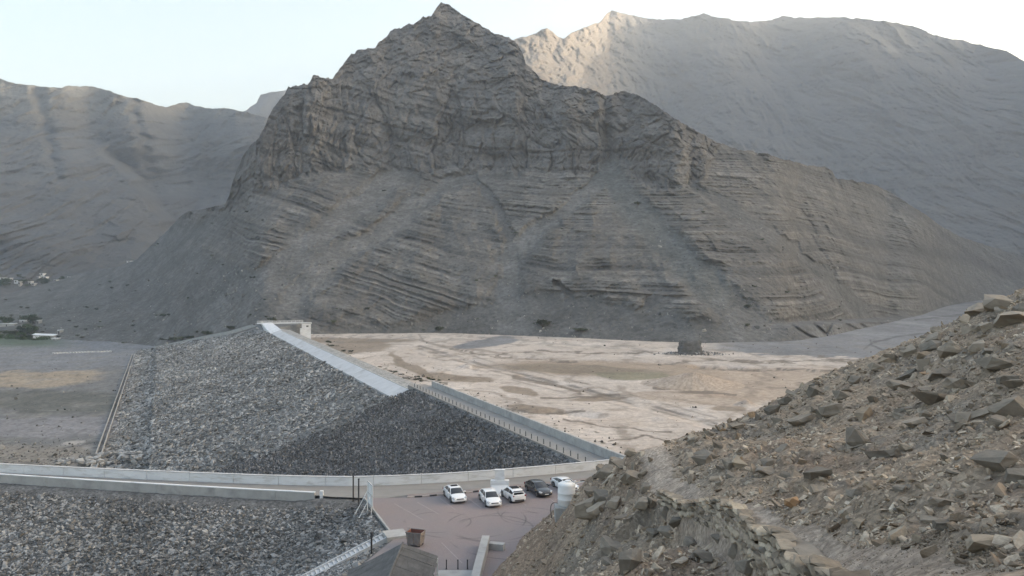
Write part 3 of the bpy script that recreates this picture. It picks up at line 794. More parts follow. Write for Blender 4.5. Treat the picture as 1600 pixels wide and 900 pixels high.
M_rip = rock_mat("dark riprap stone", (.08, .08, .08), (.175, .175, .172), (.34, .34, .335), bump=.03)
M_rip_big = rock_mat("grey face stone", (.125, .127, .123), (.235, .232, .224), (.39, .385, .37), bump=.04)
M_grav = rock_mat("dark broken stone", (.07, .071, .072), (.12, .121, .122), (.26, .26, .26), bump=.02)
M_hillrock = rock_mat("brown grey rubble", (.19, .15, .11), (.34, .275, .205), (.52, .445, .35), bump=.03, scale=5)
M_boul = rock_mat("grey brown boulder", (.19, .162, .13), (.26, .222, .175), (.34, .29, .23), scale=1.6, bump=.05)
M_boul_tan = rock_mat("tan boulder", (.27, .215, .155), (.33, .27, .20), (.36, .31, .24), scale=1.6, bump=.05)
M_boul_dark = rock_mat("slate boulder", (.165, .145, .118), (.20, .176, .145), (.25, .218, .178), scale=1.6, bump=.05)
M_boul_orange = rock_mat("orange boulder", (.36, .235, .135), (.36, .235, .135), (.38, .25, .15), scale=1.6, bump=.05)

def scatter(name, pts, rots, scl, protos, parent=None, **kw):
    """one object: each point carries one stone, placed by geometry nodes"""
    col = bpy.data.collections.new(name + "_shapes")
    for i, m in enumerate(protos):
        po = bpy.data.objects.new("%s_shape_%02d" % (name, i), m); col.objects.link(po)
    me = bpy.data.meshes.new(name)
    pts = np.asarray(pts, np.float32)
    me.vertices.add(len(pts)); me.vertices.foreach_set("co", pts.ravel())
    a = me.attributes.new("rot", 'FLOAT_VECTOR', 'POINT'); a.data.foreach_set("vector", np.asarray(rots, np.float32).ravel())
    a = me.attributes.new("scl", 'FLOAT_VECTOR', 'POINT'); a.data.foreach_set("vector", np.asarray(scl, np.float32).ravel())
    a = me.attributes.new("pick", 'INT', 'POINT'); a.data.foreach_set("value", RNG.integers(0, len(protos), len(pts)).astype(np.int32))
    o = obj(name, me, None, parent, **kw)
    g = bpy.data.node_groups.new(name + "_nodes", 'GeometryNodeTree')
    g.interface.new_socket("Geometry", in_out='INPUT', socket_type='NodeSocketGeometry')
    g.interface.new_socket("Geometry", in_out='OUTPUT', socket_type='NodeSocketGeometry')
    N = g.nodes
    gi = N.new("NodeGroupInput"); go = N.new("NodeGroupOutput")
    ip = N.new("GeometryNodeInstanceOnPoints"); ci = N.new("GeometryNodeCollectionInfo")
    ci.inputs[0].default_value = col; ci.inputs[1].default_value = True; ci.inputs[2].default_value = True
    def na(n, t):
        x = N.new("GeometryNodeInputNamedAttribute"); x.data_type = t; x.inputs[0].default_value = n
        return [s for s in x.outputs if s.enabled and s.name == "Attribute"][0]
    er = N.new("FunctionNodeEulerToRotation")
    L = g.links
    L.new(gi.outputs[0], ip.inputs["Points"]); L.new(ci.outputs[0], ip.inputs["Instance"])
    ip.inputs["Pick Instance"].default_value = True
    L.new(na("pick", 'INT'), ip.inputs["Instance Index"])
    L.new(na("rot", 'FLOAT_VECTOR'), er.inputs[0]); L.new(er.outputs[0], ip.inputs["Rotation"])
    L.new(na("scl", 'FLOAT_VECTOR'), ip.inputs["Scale"])
    L.new(ip.outputs[0], go.inputs[0])
    md = o.modifiers.new("stones", 'NODES'); md.node_group = g
    return o

def rocks(name, k, mat, **kw):
    return [hull_rock(name, n=random.choice((9, 11, 13, 16)), sx=1, sy=random.uniform(.6, .95), sz=random.uniform(.4, .75),
                      blocky=random.uniform(.2, .8), seed=i * 13 + len(name) * 7, mat=mat, **kw) for i in range(k)]

def place_stones(name, pts, size, rots, protos, parent, fl=1.0):
    for p, s, r in zip(pts, size, rots):
        o = bpy.data.objects.new(name, random.choice(protos)); C.objects.link(o)
        o.location = p; o.rotation_euler = r; o.scale = (s, s, s * fl); o.parent = parent

# ------------------------------------------------------------------ the dam
dam_t = thing("rockfill_dam", dam(180, 30, -12), "long rockfill dam with grey stone face and pale concrete spillway slab across the valley", "dam")
off = Vector(dam_t.location)
def dam_zw(s, w):
    """height of the rock face"""
    za = -.25 - .35 * (w - 3.7)
    zb = -.34 * w
    t = sst(78, 90, s)
    z = za * (1 - t) + zb * t
    z = z - 1.3 * sst(60.6, 61.6, w) * (1 - .7 * sst(66, 73, w))
    return z
Wd = np.concatenate([np.linspace(-30, 3.0, 14), [3.69, 3.7], np.linspace(4.5, 73.5, 90), np.linspace(75, 90, 5)])
Sd = np.concatenate([np.linspace(-14, 120, 90), np.linspace(122, 360, 100), np.linspace(363, 560, 60)])
WW, SS = np.meshgrid(Wd, Sd)
ZZ = dam_zw(SS, WW)
top = WW < 3.7
ZZ = np.where(top, np.where(SS < 86, -.05, np.minimum(-.34 * 4, -.05)), ZZ)
ZZ = np.where(WW < -1.5, np.where(SS < 86, 0, -1.3) + (WW + 1.5) * .6, ZZ)
ZZ = np.maximum(ZZ, np.where(WW > 30, -26.5, -14))
ZZ = ZZ + np.where(WW > 4.5, .22 * fbm(SS / 3, WW / 3, oct=3, seed=301) + .25 * fbm(SS / 20, WW / 20, oct=2, seed=302) - .12, 0)
ZZ = np.where(SS > 353 + (WW - 10) * 2.43, ZZ - np.minimum(5, (SS - 353 - (WW - 10) * 2.43) * .8), ZZ)
# near end fill dips under the road embankment
XX = C0.x + CD.x * SS + DS.x * WW; YY = C0.y + CD.y * SS + DS.y * WW
ppx = 800 + F * XX / YY; ppy = HOR + (H - ZZ) * F / YY
zone = [(560, 560), (612, 622), (560, 650), (470, 690), (400, 712), (335, 735), (250, 800)]
zx = np.interp(ppy, [p[1] for p in zone[1:]], [p[0] for p in zone[1:]])
fine = sst(-14, 14, ppx - zx + 26 * fbm(XX / 9, YY / 9, oct=3, seed=303)) * (ppy > 605)
colr = np.zeros(XX.shape + (3,)) + np.array((.15, .15, .145))
colr = colr * (1 - fine[..., None]) + np.array((.10, .10, .102)) * fine[..., None]
colr = mixc(colr, (.30, .30, .29), (WW < 3.75) * 1.0)
me = mesh_np("face", np.stack([XX - off.x, YY - off.y, ZZ - off.z], -1).reshape(-1, 3), grid_faces(*XX.shape)[:, ::-1])
set_col(me, colr.reshape(-1, 3))
obj("rock_face", me, M_bank, dam_t)

def keep_view(P, x0=-20, x1=1620, y0=-20, y1=920):
    u = 800 + F * P[:, 0] / P[:, 1]; v = HOR + (H - P[:, 2]) * F / P[:, 1]
    return (u > x0) & (u < x1) & (v > y0) & (v < y1), u, v
slope_a = math.atan(.34)
ax = CD
def face_rots(n, tilt=.35):
    """stones laid flat on the face, long side along the dam"""
    R = Matrix.Rotation(slope_a, 3, CD)       # tips the flat side down the slope
    out = np.zeros((n, 3), np.float32)
    yaw0 = math.atan2(CD.y, CD.x)
    rr = RNG.normal(0, 1, (n, 3))
    for i in range(n):
        m = R.transposed() @ Matrix.Rotation(yaw0 + rr[i, 0] * .8, 3, 'Z') @ Matrix.Rotation(rr[i, 1] * tilt, 3, 'X') @ Matrix.Rotation(rr[i, 2] * tilt, 3, 'Y')
        out[i] = m.to_euler()
    return out
# big flat stones
n = 58000
s_ = RNG.uniform(60, 540, n) ** 1.0; w_ = RNG.uniform(4.2, 74.5, n)
P = np.stack([C0.x + CD.x * s_ + DS.x * w_, C0.y + CD.y * s_ + DS.y * w_, dam_zw(s_, w_)], -1)
ok, u, v = keep_view(P)
zx = np.interp(v, [p[1] for p in zone[1:]], [p[0] for p in zone[1:]])
gr = (w_ > 346 + 1e9)
groin = s_ < 350 + (w_ - 10) * 2.43
slabm = (s_ > 84) & (w_ < 8.4) & (s_ < 352)
ok &= groin & ~slabm & (u < zx + RNG.normal(0, 9, n) - 26 * fbm(P[:, 0] / 9, P[:, 1] / 9, oct=3, seed=303))
P = P[ok]; s_ = s_[ok]; w_ = w_[ok]; n = len(P)
size = RNG.lognormal(-.04, .34, n) * (1 + .25 * (w_ > 60)) 
edge = (s_ > 344 + (w_ - 10) * 2.43 - 9)
size = np.where(edge, size * 1.25, size) * np.interp(s_, [60, 250, 500], [.92, 1.15, 1.45])
sc = np.stack([size * 1.25, size * .8, size * .62], -1)
P[:, 2] += size * .06
scatter("riprap", P - np.array(off), face_rots(n), sc, rocks("face_stone", 10, M_rip_big), dam_t, kind='stuff')
print("face stones", n)
# finer dark stones of the near fill
n = 52000
s_ = RNG.uniform(-4, 135, n); w_ = RNG.uniform(3.9, 74, n)
P = np.stack([C0.x + CD.x * s_ + DS.x * w_, C0.y + CD.y * s_ + DS.y * w_, dam_zw(s_, w_)], -1)
ok, u, v = keep_view(P)
zx = np.interp(v, [p[1] for p in zone[1:]], [p[0] for p in zone[1:]])
slabm = (s_ > 84) & (w_ < 8.4)
ok &= ~slabm & (u > zx + RNG.normal(0, 9, n) - 26 * fbm(P[:, 0] / 9, P[:, 1] / 9, oct=3, seed=303)) & (P[:, 1] > 112) & (v > 600)
P = P[ok]; n = len(P)
size = RNG.lognormal(-.62, .3, n)
sc = np.stack([size * 1.1, size * .9, size * .7], -1)
scatter("broken_stone", P - np.array(off), RNG.uniform(-3, 3, (n, 3)), sc, rocks("fill_stone", 8, M_grav), dam_t, kind='stuff')
print("fill stones", n)
# the row of large boulders at the foot
row_protos = [hull_rock("boulder", 12, 1, .85, .75, .6, 400 + i, sub=1, rough=.05, mat=M_rip_big) for i in range(6)]
pp, ss_, rr_ = [], [], []
for i in range(190):
    t = random.random()
    px = 90 + 250 * t; py = np.interp(px, [90, 150, 200, 260, 340], [724, 722, 720, 722, 712]) + random.uniform(-12, 6) * (.4 + .6 * min(1, (px - 90) / 80))
    zz = np.interp(px, [90, 180, 250, 340], [-25, -24, -21, -17.5])
    p = G(px, py, zz); p.z += .2
    pp.append(p - off); ss_.append(random.uniform(1.3, 2.6)); rr_.append((random.uniform(-.3, .3), random.uniform(-.3, .3), random.uniform(0, 6.3)))
place_stones("boulder", pp, ss_, rr_, row_protos, dam_t)

# spillway slab, in bays with open joints
M_conc = plain("pale concrete", (.52, .52, .52), rough=.85, var=.07, scale=.35, stain=(.34, .335, .32), stain_amt=.8, stain_scale=(.25, .12, .25))
M_conc_w = plain("whitewashed concrete", (.68, .69, .70), rough=.8, var=.05, scale=.5, stain=(.42, .41, .385), stain_amt=.85, stain_scale=(.5, .5, 2.2))
M_conc_g = plain("grey concrete", (.38, .375, .36), rough=.9, var=.12, scale=.8, stain=(.2, .195, .19), stain_amt=.6, stain_scale=(.5, .5, .5))
M_dark = plain("dark steel", (.03, .03, .032), rough=.6, var=.1)
M_white = plain("white paint", (.78, .78, .77), rough=.55, var=.04, stain=(.5, .45, .38), stain_amt=.35, stain_scale=(1.5, 1.5, 1.5))
s0 = 84.5
while s0 < 303:
    s1 = s0 + 12 - .07
    m = MB()
    pts = []
    for s in (s0, s1):
        for w, z in ((3.9, -1.0), (8.25, -2.52), (8.25, -3.3), (3.9, -2.2)):
            pts.append(dam(s, w, z) - off)
    m.poly(pts, [(0, 1, 5, 4), (1, 2, 6, 5), (2, 3, 7, 6), (3, 0, 4, 7), (0, 3, 2, 1), (4, 5, 6, 7)])
    m.build("spillway_slab", M_conc, dam_t)
    s0 += 12
m = MB(); pts = []
for s, za, zb in ((s0, -.95, -2.45), (s0 + 14, -.3, -1.6), (352, .75, .65)):
    for w, z in ((3.2, za), (8.6, zb), (8.6, zb - 2.5), (3.2, za - 2.5)):
        pts.append(dam(s, w, z) - off)
f = []
for k in (0, 4):
    f += [(k, k + 1, k + 5, k + 4), (k + 1, k + 2, k + 6, k + 5), (k + 2, k + 3, k + 7, k + 6), (k + 3, k, k + 4, k + 7)]
m.poly(pts, f + [(0, 3, 2, 1), (8, 9, 10, 11)]); m.build("abutment_ramp", M_conc_w, dam_t)
# sill along the upstream edge
m = MB(); pts = []
for s in (84.5, 310):
    for w, z in ((3.3, -.98), (3.85, -.92), (3.85, -1.6), (3.3, -1.6)): pts.append(dam(s, w, z) - off)
m.poly(pts, [(0, 1, 5, 4), (1, 2, 6, 5), (2, 3, 7, 6), (3, 0, 4, 7), (0, 3, 2, 1), (4, 5, 6, 7)]); m.build("sill", M_conc_g, dam_t)
# concrete path climbing the far groin
m = MB()
gpts = [dam(352, 8, .75), dam(350 + 12 * 2.43, 22, -5.6), dam(350 + 26 * 2.43, 36, -10.8), dam(350 + 38 * 2.43, 48, -15.6), dam(350 + 52 * 2.43, 62, -21.0)]
for a, b in zip(gpts[:-1], gpts[1:]):
    d = (b - a); sd = Vector((-d.y, d.x, 0)).normalized() * .75
    q = [a - sd, a + sd, b + sd, b - sd]
    m.poly([p - off + Vector((0, 0, .55)) for p in q] + [p - off - Vector((0, 0, 1.5)) for p in q],
           [(0, 1, 2, 3), (7, 6, 5, 4), (0, 4, 5, 1), (1, 5, 6, 2), (2, 6, 7, 3), (3, 7, 4, 0)])
m.build("groin_path", M_conc_g, dam_t)
# toe drain with its steps
m = MB(); m2 = MB()
tp = [dam(s, 74.6, -24.55) for s in (62, 120, 200, 300, 470)]
for a, b in zip(tp[:-1], tp[1:]):
    for o_ in (-.8, .6):
        sd = DS * o_
        q = [a + sd, a + sd + DS * .2, b + sd + DS * .2, b + sd]
        m.poly([p - off + Vector((0, 0, .45)) for p in q] + [p - off - Vector((0, 0, 1)) for p in q],
               [(0, 1, 2, 3), (7, 6, 5, 4), (0, 4, 5, 1), (1, 5, 6, 2), (2, 6, 7, 3), (3, 7, 4, 0)])
m.build("toe_kerb", M_conc_g, dam_t)
for i in range(26):
    s = 64 + i * 3.1
    q = [dam(s, 73.95, -24.35), dam(s, 75.25, -24.35), dam(s + 1.1, 75.25, -24.35), dam(s + 1.1, 73.95, -24.35)]
    mm = MB().poly([p - off for p in q] + [p - off - Vector((0, 0, 1)) for p in q], [(0, 1, 2, 3), (7, 6, 5, 4), (0, 4, 5, 1), (1, 5, 6, 2), (2, 6, 7, 3), (3, 7, 4, 0)])
    mm.build("toe_step", M_conc_g, dam_t)
# far toe kerb blocks across the left floor
# crest: road, wave wall, guard posts
M_road = plain("pale road surface", (.27, .255, .235), rough=.95, var=.08, scale=.5, stain=(.20, .195, .19), stain_amt=.6, stain_scale=(.12, .5, .5), bump=.01)
def prism(name, line, half, z0, z1, mat, parent=None, org=Vector((0, 0, 0)), cap=0, **kw):
    """a wall that follows a line in plan"""
    m = MB(); L = [Vector(p) for p in line]; pts = []
    for i, p in enumerate(L):
        a = L[max(i - 1, 0)]; b = L[min(i + 1, len(L) - 1)]
        d = (b - a); sd = Vector((-d.y, d.x, 0)).normalized()
        for o_, z in ((half, z0), (half, z1), (-half, z1), (-half, z0)):
            q = p + sd * o_; q.z = p.z + z; pts.append(q - org)
    f = []
    for i in range(len(L) - 1):
        k = i * 4
        for j in range(4): f.append((k + j, k + (j + 1) % 4, k + 4 + (j + 1) % 4, k + 4 + j))
    f += [(3, 2, 1, 0), tuple(len(pts) - 4 + j for j in range(4))]
    return m.poly(pts, f).build(name, mat, parent, **kw)
cr = MB().poly([dam(-9, 3.9, .03), dam(86, 3.9, .03), dam(86, -.4, .03), dam(-9, -.4, .03)] + [dam(-9, 3.9, -1), dam(86, 3.9, -1), dam(86, -.4, -1), dam(-9, -.4, -1)],
               [(3, 2, 1, 0), (0, 1, 5, 4), (1, 2, 6, 5), (2, 3, 7, 6), (3, 0, 4, 7)])
cr.build("crest_road", M_road, kind='structure')
ww = thing("wave_wall", dam(40, -.6), "long grey concrete wall along the reservoir side of the dam crest road", "wall")
s = -9
while s < 78:
    prism("wall_panel", [dam(s, -.6), dam(s + 5.96, -.6)], .2, -.6, 1.35, M_conc_g, ww, org=Vector(ww.location))
    s += 6
# guard posts
pm = MB().box(-.07, .07, -.07, .07, -.1, .78).v and None
post = MB(); post.box(-.075, .075, -.075, .075, -.1, .80)
post_me = None
s = -6.0; k = 0
while s < 84:
    p = dam(s, 3.55, .03)
    if post_me is None:
        o = post.build("guard_post", plain("weathered steel post", (.12, .12, .12), rough=.7), bevel=.012); post_me = o.data
    else:
        o = obj("guard_post", post_me)
    o.location = p; o['label'] = "short grey steel guard post in the row along the dam crest road"
    o['category'] = "guard post"; o['group'] = "guard posts along the dam crest"
    s += 2.25
# intake tower and footbridge
T0 = Vector((-111.8, 437, 0))
tw = thing("intake_tower", T0 + Vector((0, 0, -11)), "white concrete tower standing in the reservoir at the far end of the dam", "tower")
a_ = math.radians(18); R_ = Matrix.Rotation(a_, 3, 'Z')
MB().box(-2.3, 2.3, -2.0, 2.0, -1, 11.0, rot=R_).build("shaft", M_conc_w, tw)
MB().box(-2.75, 2.75, -2.4, 2.4, 11.0, 11.7, rot=R_).build("top_slab", M_conc, tw)
MB().box(-.2, 1.0, -2.06, -1.9, 9.4, 10.2, rot=R_).build("window", M_dark, tw)
MB().box(-3.3, -2.3, -2.1, 1.5, 3.0, 8.5, rot=R_).build("side_pier", M_conc_w, tw)
B0 = Vector((-137, 432, 0)); B1 = Vector((-114.2, 439.2, 0))
br = thing("footbridge", B0 + Vector((0, 0, -.2)), "thin white footbridge from the dam end to the tower", "bridge")
prism("deck", [B0, B1], .9, .2, .75, M_conc_w, br, org=Vector(br.location))
for sd in (-.8, .8):
    m = MB(); d = (B1 - B0); nrm = Vector((-d.y, d.x, 0)).normalized()
    for i in range(13):
        q = B0 + d * i / 12 + nrm * sd + Vector((0, 0, .75)) - Vector(br.location)
        m.tube(q, q + Vector((0, 0, 1.0)), .04, n=5)
    for z in (1.25, 1.75):
        m.tube(B0 + nrm * sd + Vector((0, 0, z)) - Vector(br.location), B1 + nrm * sd + Vector((0, 0, z)) - Vector(br.location), .035, n=5)
    m.build("railing", M_white, br)
# stone-pitched bank under the bridge
pb = thing("stone_bank", (-125, 440, -8), "dark stone pitched bank below the footbridge at the far dam end", "stone bank")
org = Vector(pb.location)
M_pitch = plain("pitched stone", (.15, .155, .155), rough=.95, var=.3, scale=1.5, bump=.1)
A = [Vector((-140, 436, .1)), Vector((-114.5, 446, .1)), Vector((-113.5, 440, -11.5)), Vector((-122, 408, -11.5)), Vector((-131, 421, -3))]
MB().poly([p - org for p in A] + [p - org + Vector((0, 12, -3)) for p in A], [(0, 4, 3, 2, 1), (0, 1, 6, 5), (5, 6, 7, 8, 9), (1, 2, 7, 6)]).build("bank", M_pitch, pb)
pts = []; 
nrm = (A[1] - A[0]).cross(A[2] - A[0]).normalized()
for i in range(12):
    for j in range(22):
        u_ = (j + .5 * (i % 2)) / 22; v_ = (i + .5) / 12
        p = A[0].lerp(A[1], u_) * (1 - v_) + A[3].lerp(A[2], u_) * v_
        pts.append(p - org + Vector((0, -.1, .1)))
sp = rocks("pitch_stone", 5, M_rip)
place_stones("stone", pts, [random.uniform(1.3, 1.8) for _ in pts], [(random.uniform(-.3, .3) + .6, 0, random.uniform(0, 6)) for _ in pts], sp, pb, fl=.7)

# ------------------------------------------------------------------ road, parapet, car park
par = [(-260, 712), (-120, 727), (0, 738.5), (150, 746), (300, 752.5), (400, 756.5), (480, 758.8), (545, 759.6), (609, 758.2), (690, 754.5), (766, 749.3), (850, 742), (936, 733.8), (985, 728)]
par_w = [G(a, b, 0.0) for a, b in par]
def resample(line, step):
    out = [line[0].copy()]; acc = 0
    for a, b in zip(line[:-1], line[1:]):
        L = (b - a).length; t = step - acc
        while t <= L:
            out.append(a + (b - a) * (t / L)); t += step
        acc = (acc + L) % step if True else 0
    return out
fine_line = resample(par_w, 1.0)
pw = thing("parapet_wall", (-20, 101, 0), "long white concrete parapet wall curving along the far side of the road", "wall")
org = Vector(pw.location)
for i in range(0, len(fine_line) - 1, 6):
    seg = [p.copy() for p in fine_line[i:i + 7]]
    if len(seg) < 2: break
    for p in seg: p += Vector((0, .2, 0))
    seg[-1] = seg[-1] + (seg[-2] - seg[-1]).normalized() * .05
    prism("wall_panel", seg, .17, -1.2, 1.08, M_conc_w, pw, org=org)
    prism("coping", seg, .21, 1.083, 1.17, M_conc, pw, org=org)
near = [(-260, 716), (-120, 734), (0, 745.3), (150, 755), (300, 764), (400, 769.5), (498, 774.5)]
near_w = [G(a, b, 0.0) for a, b in near]
nw = thing("low_road_wall", (-40, 99, 0), "low grey concrete wall with pale top along the near side of the road", "wall")
org = Vector(nw.location)
fl2 = resample(near_w, 1.0)
for i in range(0, len(fl2) - 1, 8):
    seg = [p.copy() for p in fl2[i:i + 9]]
    if len(seg) < 2: break
    seg[-1] = seg[-1] + (seg[-2] - seg[-1]).normalized() * .03
    prism("wall_panel", seg, .16, -1.3, .33, M_conc_g, nw, org=org)
    prism("coping", seg, .19, .333, .43, M_conc_w, nw, org=org)
e = near_w[-1]
MB().box(-.2, .2, -.2, .2, -1.2, .6).build("end_post", M_conc_w, nw).location = e - org + Vector((.35, 0, 0))

# platform under road and car park
plat = [G(-260, 700, -.03), *[p + Vector((0, .4, -.03)) for p in par_w[1:]], Vector((30, 112, -.03)), Vector((30, 50, -.03)), Vector((-14.3, 50, -.03)), Vector((-14.3, 71, -.03)),
        Vector((-11.9, 80.6, -.03)), Vector((-17.6, 95.2, -.03))] + [p + Vector((0, .05, -.03)) for p in reversed(near_w)]
M_lotbase = plain("gravel shoulder", (.15, .145, .14), rough=.95, var=.2, scale=1.2, bump=.02)
bm = bmesh.new(); vs = [bm.verts.new(p) for p in plat]; bm.faces.new(vs); bmesh.ops.triangulate(bm, faces=bm.faces)
me = bpy.data.meshes.new("platform"); bm.to_mesh(me); bm.free()
obj("shoulder_ground", me, M_lotbase, kind='structure')
# far side of the road embankment, down to the dam fill and floor
m = MB(); pts = []
for p in par_w:
    pts += [p + Vector((0, .35, -.05)), p + Vector((-.1 * 0, 48, -26))]
m.poly(pts, [(2 * i, 2 * i + 2, 2 * i + 3, 2 * i + 1) for i in range(len(par_w) - 1)]).build("road_embankment", M_lotbase, kind='structure')
# road
kerb_px = [(636, 777.8), (664, 776.5), (687, 773.8), (729, 770.6), (748, 768.2), (804, 762.5), (822, 760.8), (861, 757.6), (900, 753.5), (960, 747)]
kerb_w = [G(a, b) for a, b in kerb_px]
rd_near = [p.copy() for p in near_w] + [G(520, 776.5), G(560, 778), G(600, 778.6)] + [k + Vector((0, 1.15, 0)) for k in kerb_w]
bm = bmesh.new()
def strip(bm, A, B):
    pass
poly = [Vector((p.x, p.y, .006)) for p in par_w] + [Vector((p.x, p.y, .006)) for p in reversed(rd_near)]
vs = [bm.verts.new(p) for p in poly]; bm.faces.new(vs); bmesh.ops.triangulate(bm, faces=bm.faces)
me = bpy.data.meshes.new("road"); bm.to_mesh(me); bm.free()
M_road2 = plain("dusty asphalt road", (.235, .225, .21), rough=.95, var=.07, scale=.7, stain=(.165, .16, .155), stain_amt=.7, stain_scale=(.05, .8, .8), bump=.01)
obj("road", me, M_road2, kind='structure')
# car park: small red-brown pavers, tyre marks
def lot_mat():
    m, nt, b = nodes_of("red brown pavers")
    L = nt.links
    tc = nt.nodes.new("ShaderNodeTexCoord")
    br = nt.nodes.new("ShaderNodeTexBrick"); br.inputs["Scale"].default_value = 4.5
    br.inputs["Color1"].default_value = (.245, .20, .198, 1); br.inputs["Color2"].default_value = (.29, .238, .232, 1)
    br.inputs["Mortar"].default_value = (.11, .095, .09, 1); br.inputs["Mortar Size"].default_value = .02
    L.new(tc.outputs["Object"], br.inputs["Vector"])
    out = br.outputs["Color"]
    def blend(fac, col):
        nonlocal out
        mx = nt.nodes.new("ShaderNodeMix"); mx.data_type = 'RGBA'
        L.new(fac, mx.inputs[0]); L.new(out, mx.inputs[6]); mx.inputs[7].default_value = (*col, 1)
        out = mx.outputs[2]
    n = nt.nodes.new("ShaderNodeTexNoise"); n.inputs["Scale"].default_value = .13; n.inputs["Detail"].default_value = 5
    L.new(tc.outputs["Object"], n.inputs["Vector"])
    r = nt.nodes.new("ShaderNodeMapRange"); r.inputs[1].default_value = .42; r.inputs[2].default_value = .62; r.inputs[4].default_value = .75
    L.new(n.outputs["Fac"], r.inputs[0]); blend(r.outputs[0], (.20, .182, .185))
    # turning tyre marks
    for (cx, cy, rad, wd) in ((-2, 84, 4.2, .16), (-1.2, 85, 5.7, .14), (2, 88, 3.2, .12), (-5, 87, 6.5, .13), (-8, 86, 3.6, .12), (1, 82, 7.5, .12), (3.0, 90, 4.6, .12)):
        sb = nt.nodes.new("ShaderNodeVectorMath"); sb.operation = 'DISTANCE'; sb.inputs[1].default_value = (cx, cy, 0)
        L.new(tc.outputs["Object"], sb.inputs[0])
        s2 = nt.nodes.new("ShaderNodeMath"); s2.operation = 'SUBTRACT'; s2.inputs[1].default_value = rad; L.new(sb.outputs["Value"], s2.inputs[0])
        n3 = nt.nodes.new("ShaderNodeMath"); n3.operation = 'ABSOLUTE'; L.new(s2.outputs[0], n3.inputs[0])
        r3 = nt.nodes.new("ShaderNodeMapRange"); r3.inputs[1].default_value = wd; r3.inputs[2].default_value = wd * .3; r3.inputs[3].default_value = 0; r3.inputs[4].default_value = 1
        L.new(n3.outputs[0], r3.inputs[0])
        n4 = nt.nodes.new("ShaderNodeTexNoise"); n4.inputs["Scale"].default_value = .28; L.new(tc.outputs["Object"], n4.inputs["Vector"])
        r4 = nt.nodes.new("ShaderNodeMapRange"); r4.inputs[1].default_value = .42; r4.inputs[2].default_value = .6; r4.inputs[4].default_value = .55
        L.new(n4.outputs["Fac"], r4.inputs[0])
        mu = nt.nodes.new("ShaderNodeMath"); mu.operation = 'MULTIPLY'; L.new(r3.outputs[0], mu.inputs[0]); L.new(r4.outputs[0], mu.inputs[1])
        blend(mu.outputs[0], (.06, .055, .055))
    n5 = nt.nodes.new("ShaderNodeTexNoise"); n5.inputs["Scale"].default_value = .9; n5.inputs["Detail"].default_value = 8; L.new(tc.outputs["Object"], n5.inputs["Vector"])
    r5 = nt.nodes.new("ShaderNodeMapRange"); r5.inputs[1].default_value = .5; r5.inputs[2].default_value = .75; r5.inputs[4].default_value = .45
    L.new(n5.outputs["Fac"], r5.inputs[0]); blend(r5.outputs[0], (.24, .21, .19))
    L.new(out, b.inputs["Base Color"]); b.inputs["Roughness"].default_value = .9
    return m
lot = [Vector((-17.45, 95.3, .011))] + [Vector((p.x, p.y, .011)) for p in (G(600, 778.4), *kerb_w)] + [Vector(q) for q in ((16, 100, .011), (20, 60, .011), (-14.2, 55, .011), (-14.2, 71, .011), (-11.75, 80.6, .011))]
bm = bmesh.new(); vs = [bm.verts.new(p) for p in lot]; bm.faces.new(vs); bmesh.ops.triangulate(bm, faces=bm.faces)
me = bpy.data.meshes.new("car_park"); bm.to_mesh(me); bm.free()
obj("car_park_pavement", me, lot_mat(), kind='structure')
# kerb in black and white blocks, planted strip behind it
kt = thing("kerb", kerb_w[0], "kerb of alternating black and pale blocks between the road and parked cars", "kerb")
org = Vector(kt.location)
kl = resample(kerb_w, .9)
M_kb = plain("black kerb paint", (.035, .033, .033), rough=.7, var=.2); M_kw = plain("faded pale kerb paint", (.42, .36, .33), rough=.8, var=.15)
for i in range(len(kl) - 1):
    a, b = kl[i], kl[i + 1]
    seg = [a, a + (b - a) * .975]
    prism("kerb_block", seg, .09, -.1, .15 + random.uniform(-.008, .008), M_kb if i % 2 else M_kw, kt, org=org)
poly = [p + Vector((0, .1, .125)) for p in kl] + [p + Vector((0, 1.15, .125)) for p in reversed(kl)]
bm = bmesh.new(); vs = [bm.verts.new(p) for p in poly]; f = bm.faces.new(vs)
r_ = bmesh.ops.extrude_face_region(bm, geom=[f])
for v_ in [g for g in r_['geom'] if isinstance(g, bmesh.types.BMVert)]: v_.co.z -= .12
bmesh.ops.recalc_face_normals(bm, faces=bm.faces)
bmesh.ops.triangulate(bm, faces=bm.faces)
me = bpy.data.meshes.new("verge"); bm.to_mesh(me); bm.free()
obj("pavement_verge", me, plain("dusty pavers", (.22, .18, .165), var=.15, scale=2), kind='structure')
# worn bay lines
M_line = plain("worn white line", (.33, .29, .28), rough=.9, var=.2, scale=4, stain=(.22, .175, .17), stain_amt=1.0, stain_scale=(5, 5, 5))
for (a, b) in (((652, 785), (685, 803)), ((688, 779), (712, 797)), ((728, 776), (752, 794)), ((800, 772), (822, 790)), ((845, 768), (868, 786)), ((616, 787), (662, 813)), ((690, 848), (722, 880))):
    A_, B_ = G(a[0], a[1]), G(b[0], b[1]); d = (B_ - A_).normalized(); sd = Vector((-d.y, d.x, 0)) * .04
    MB().poly([q + Vector((0, 0, .016)) for q in (A_ - sd, A_ + sd, B_ + sd, B_ - sd)], [(3, 2, 1, 0)]).build("parking_line", M_line, kind='structure')
# edging stones down the left side of the car park
et = thing("edging", (-17.5, 95, 0), "pale concrete edging between the car park and the near rock slope", "kerb")
for a, b in ((Vector((-17.5, 95.3, 0)), Vector((-11.85, 81.0, 0))),):
    ln = resample([a, b], 1.0)
    for p, q in zip(ln[:-1], ln[1:]):
        prism("edge_stone", [p, p + (q - p) * .97], .1, -.2, .1 + random.uniform(-.01, .01), M_conc_g, et, org=Vector(et.location))

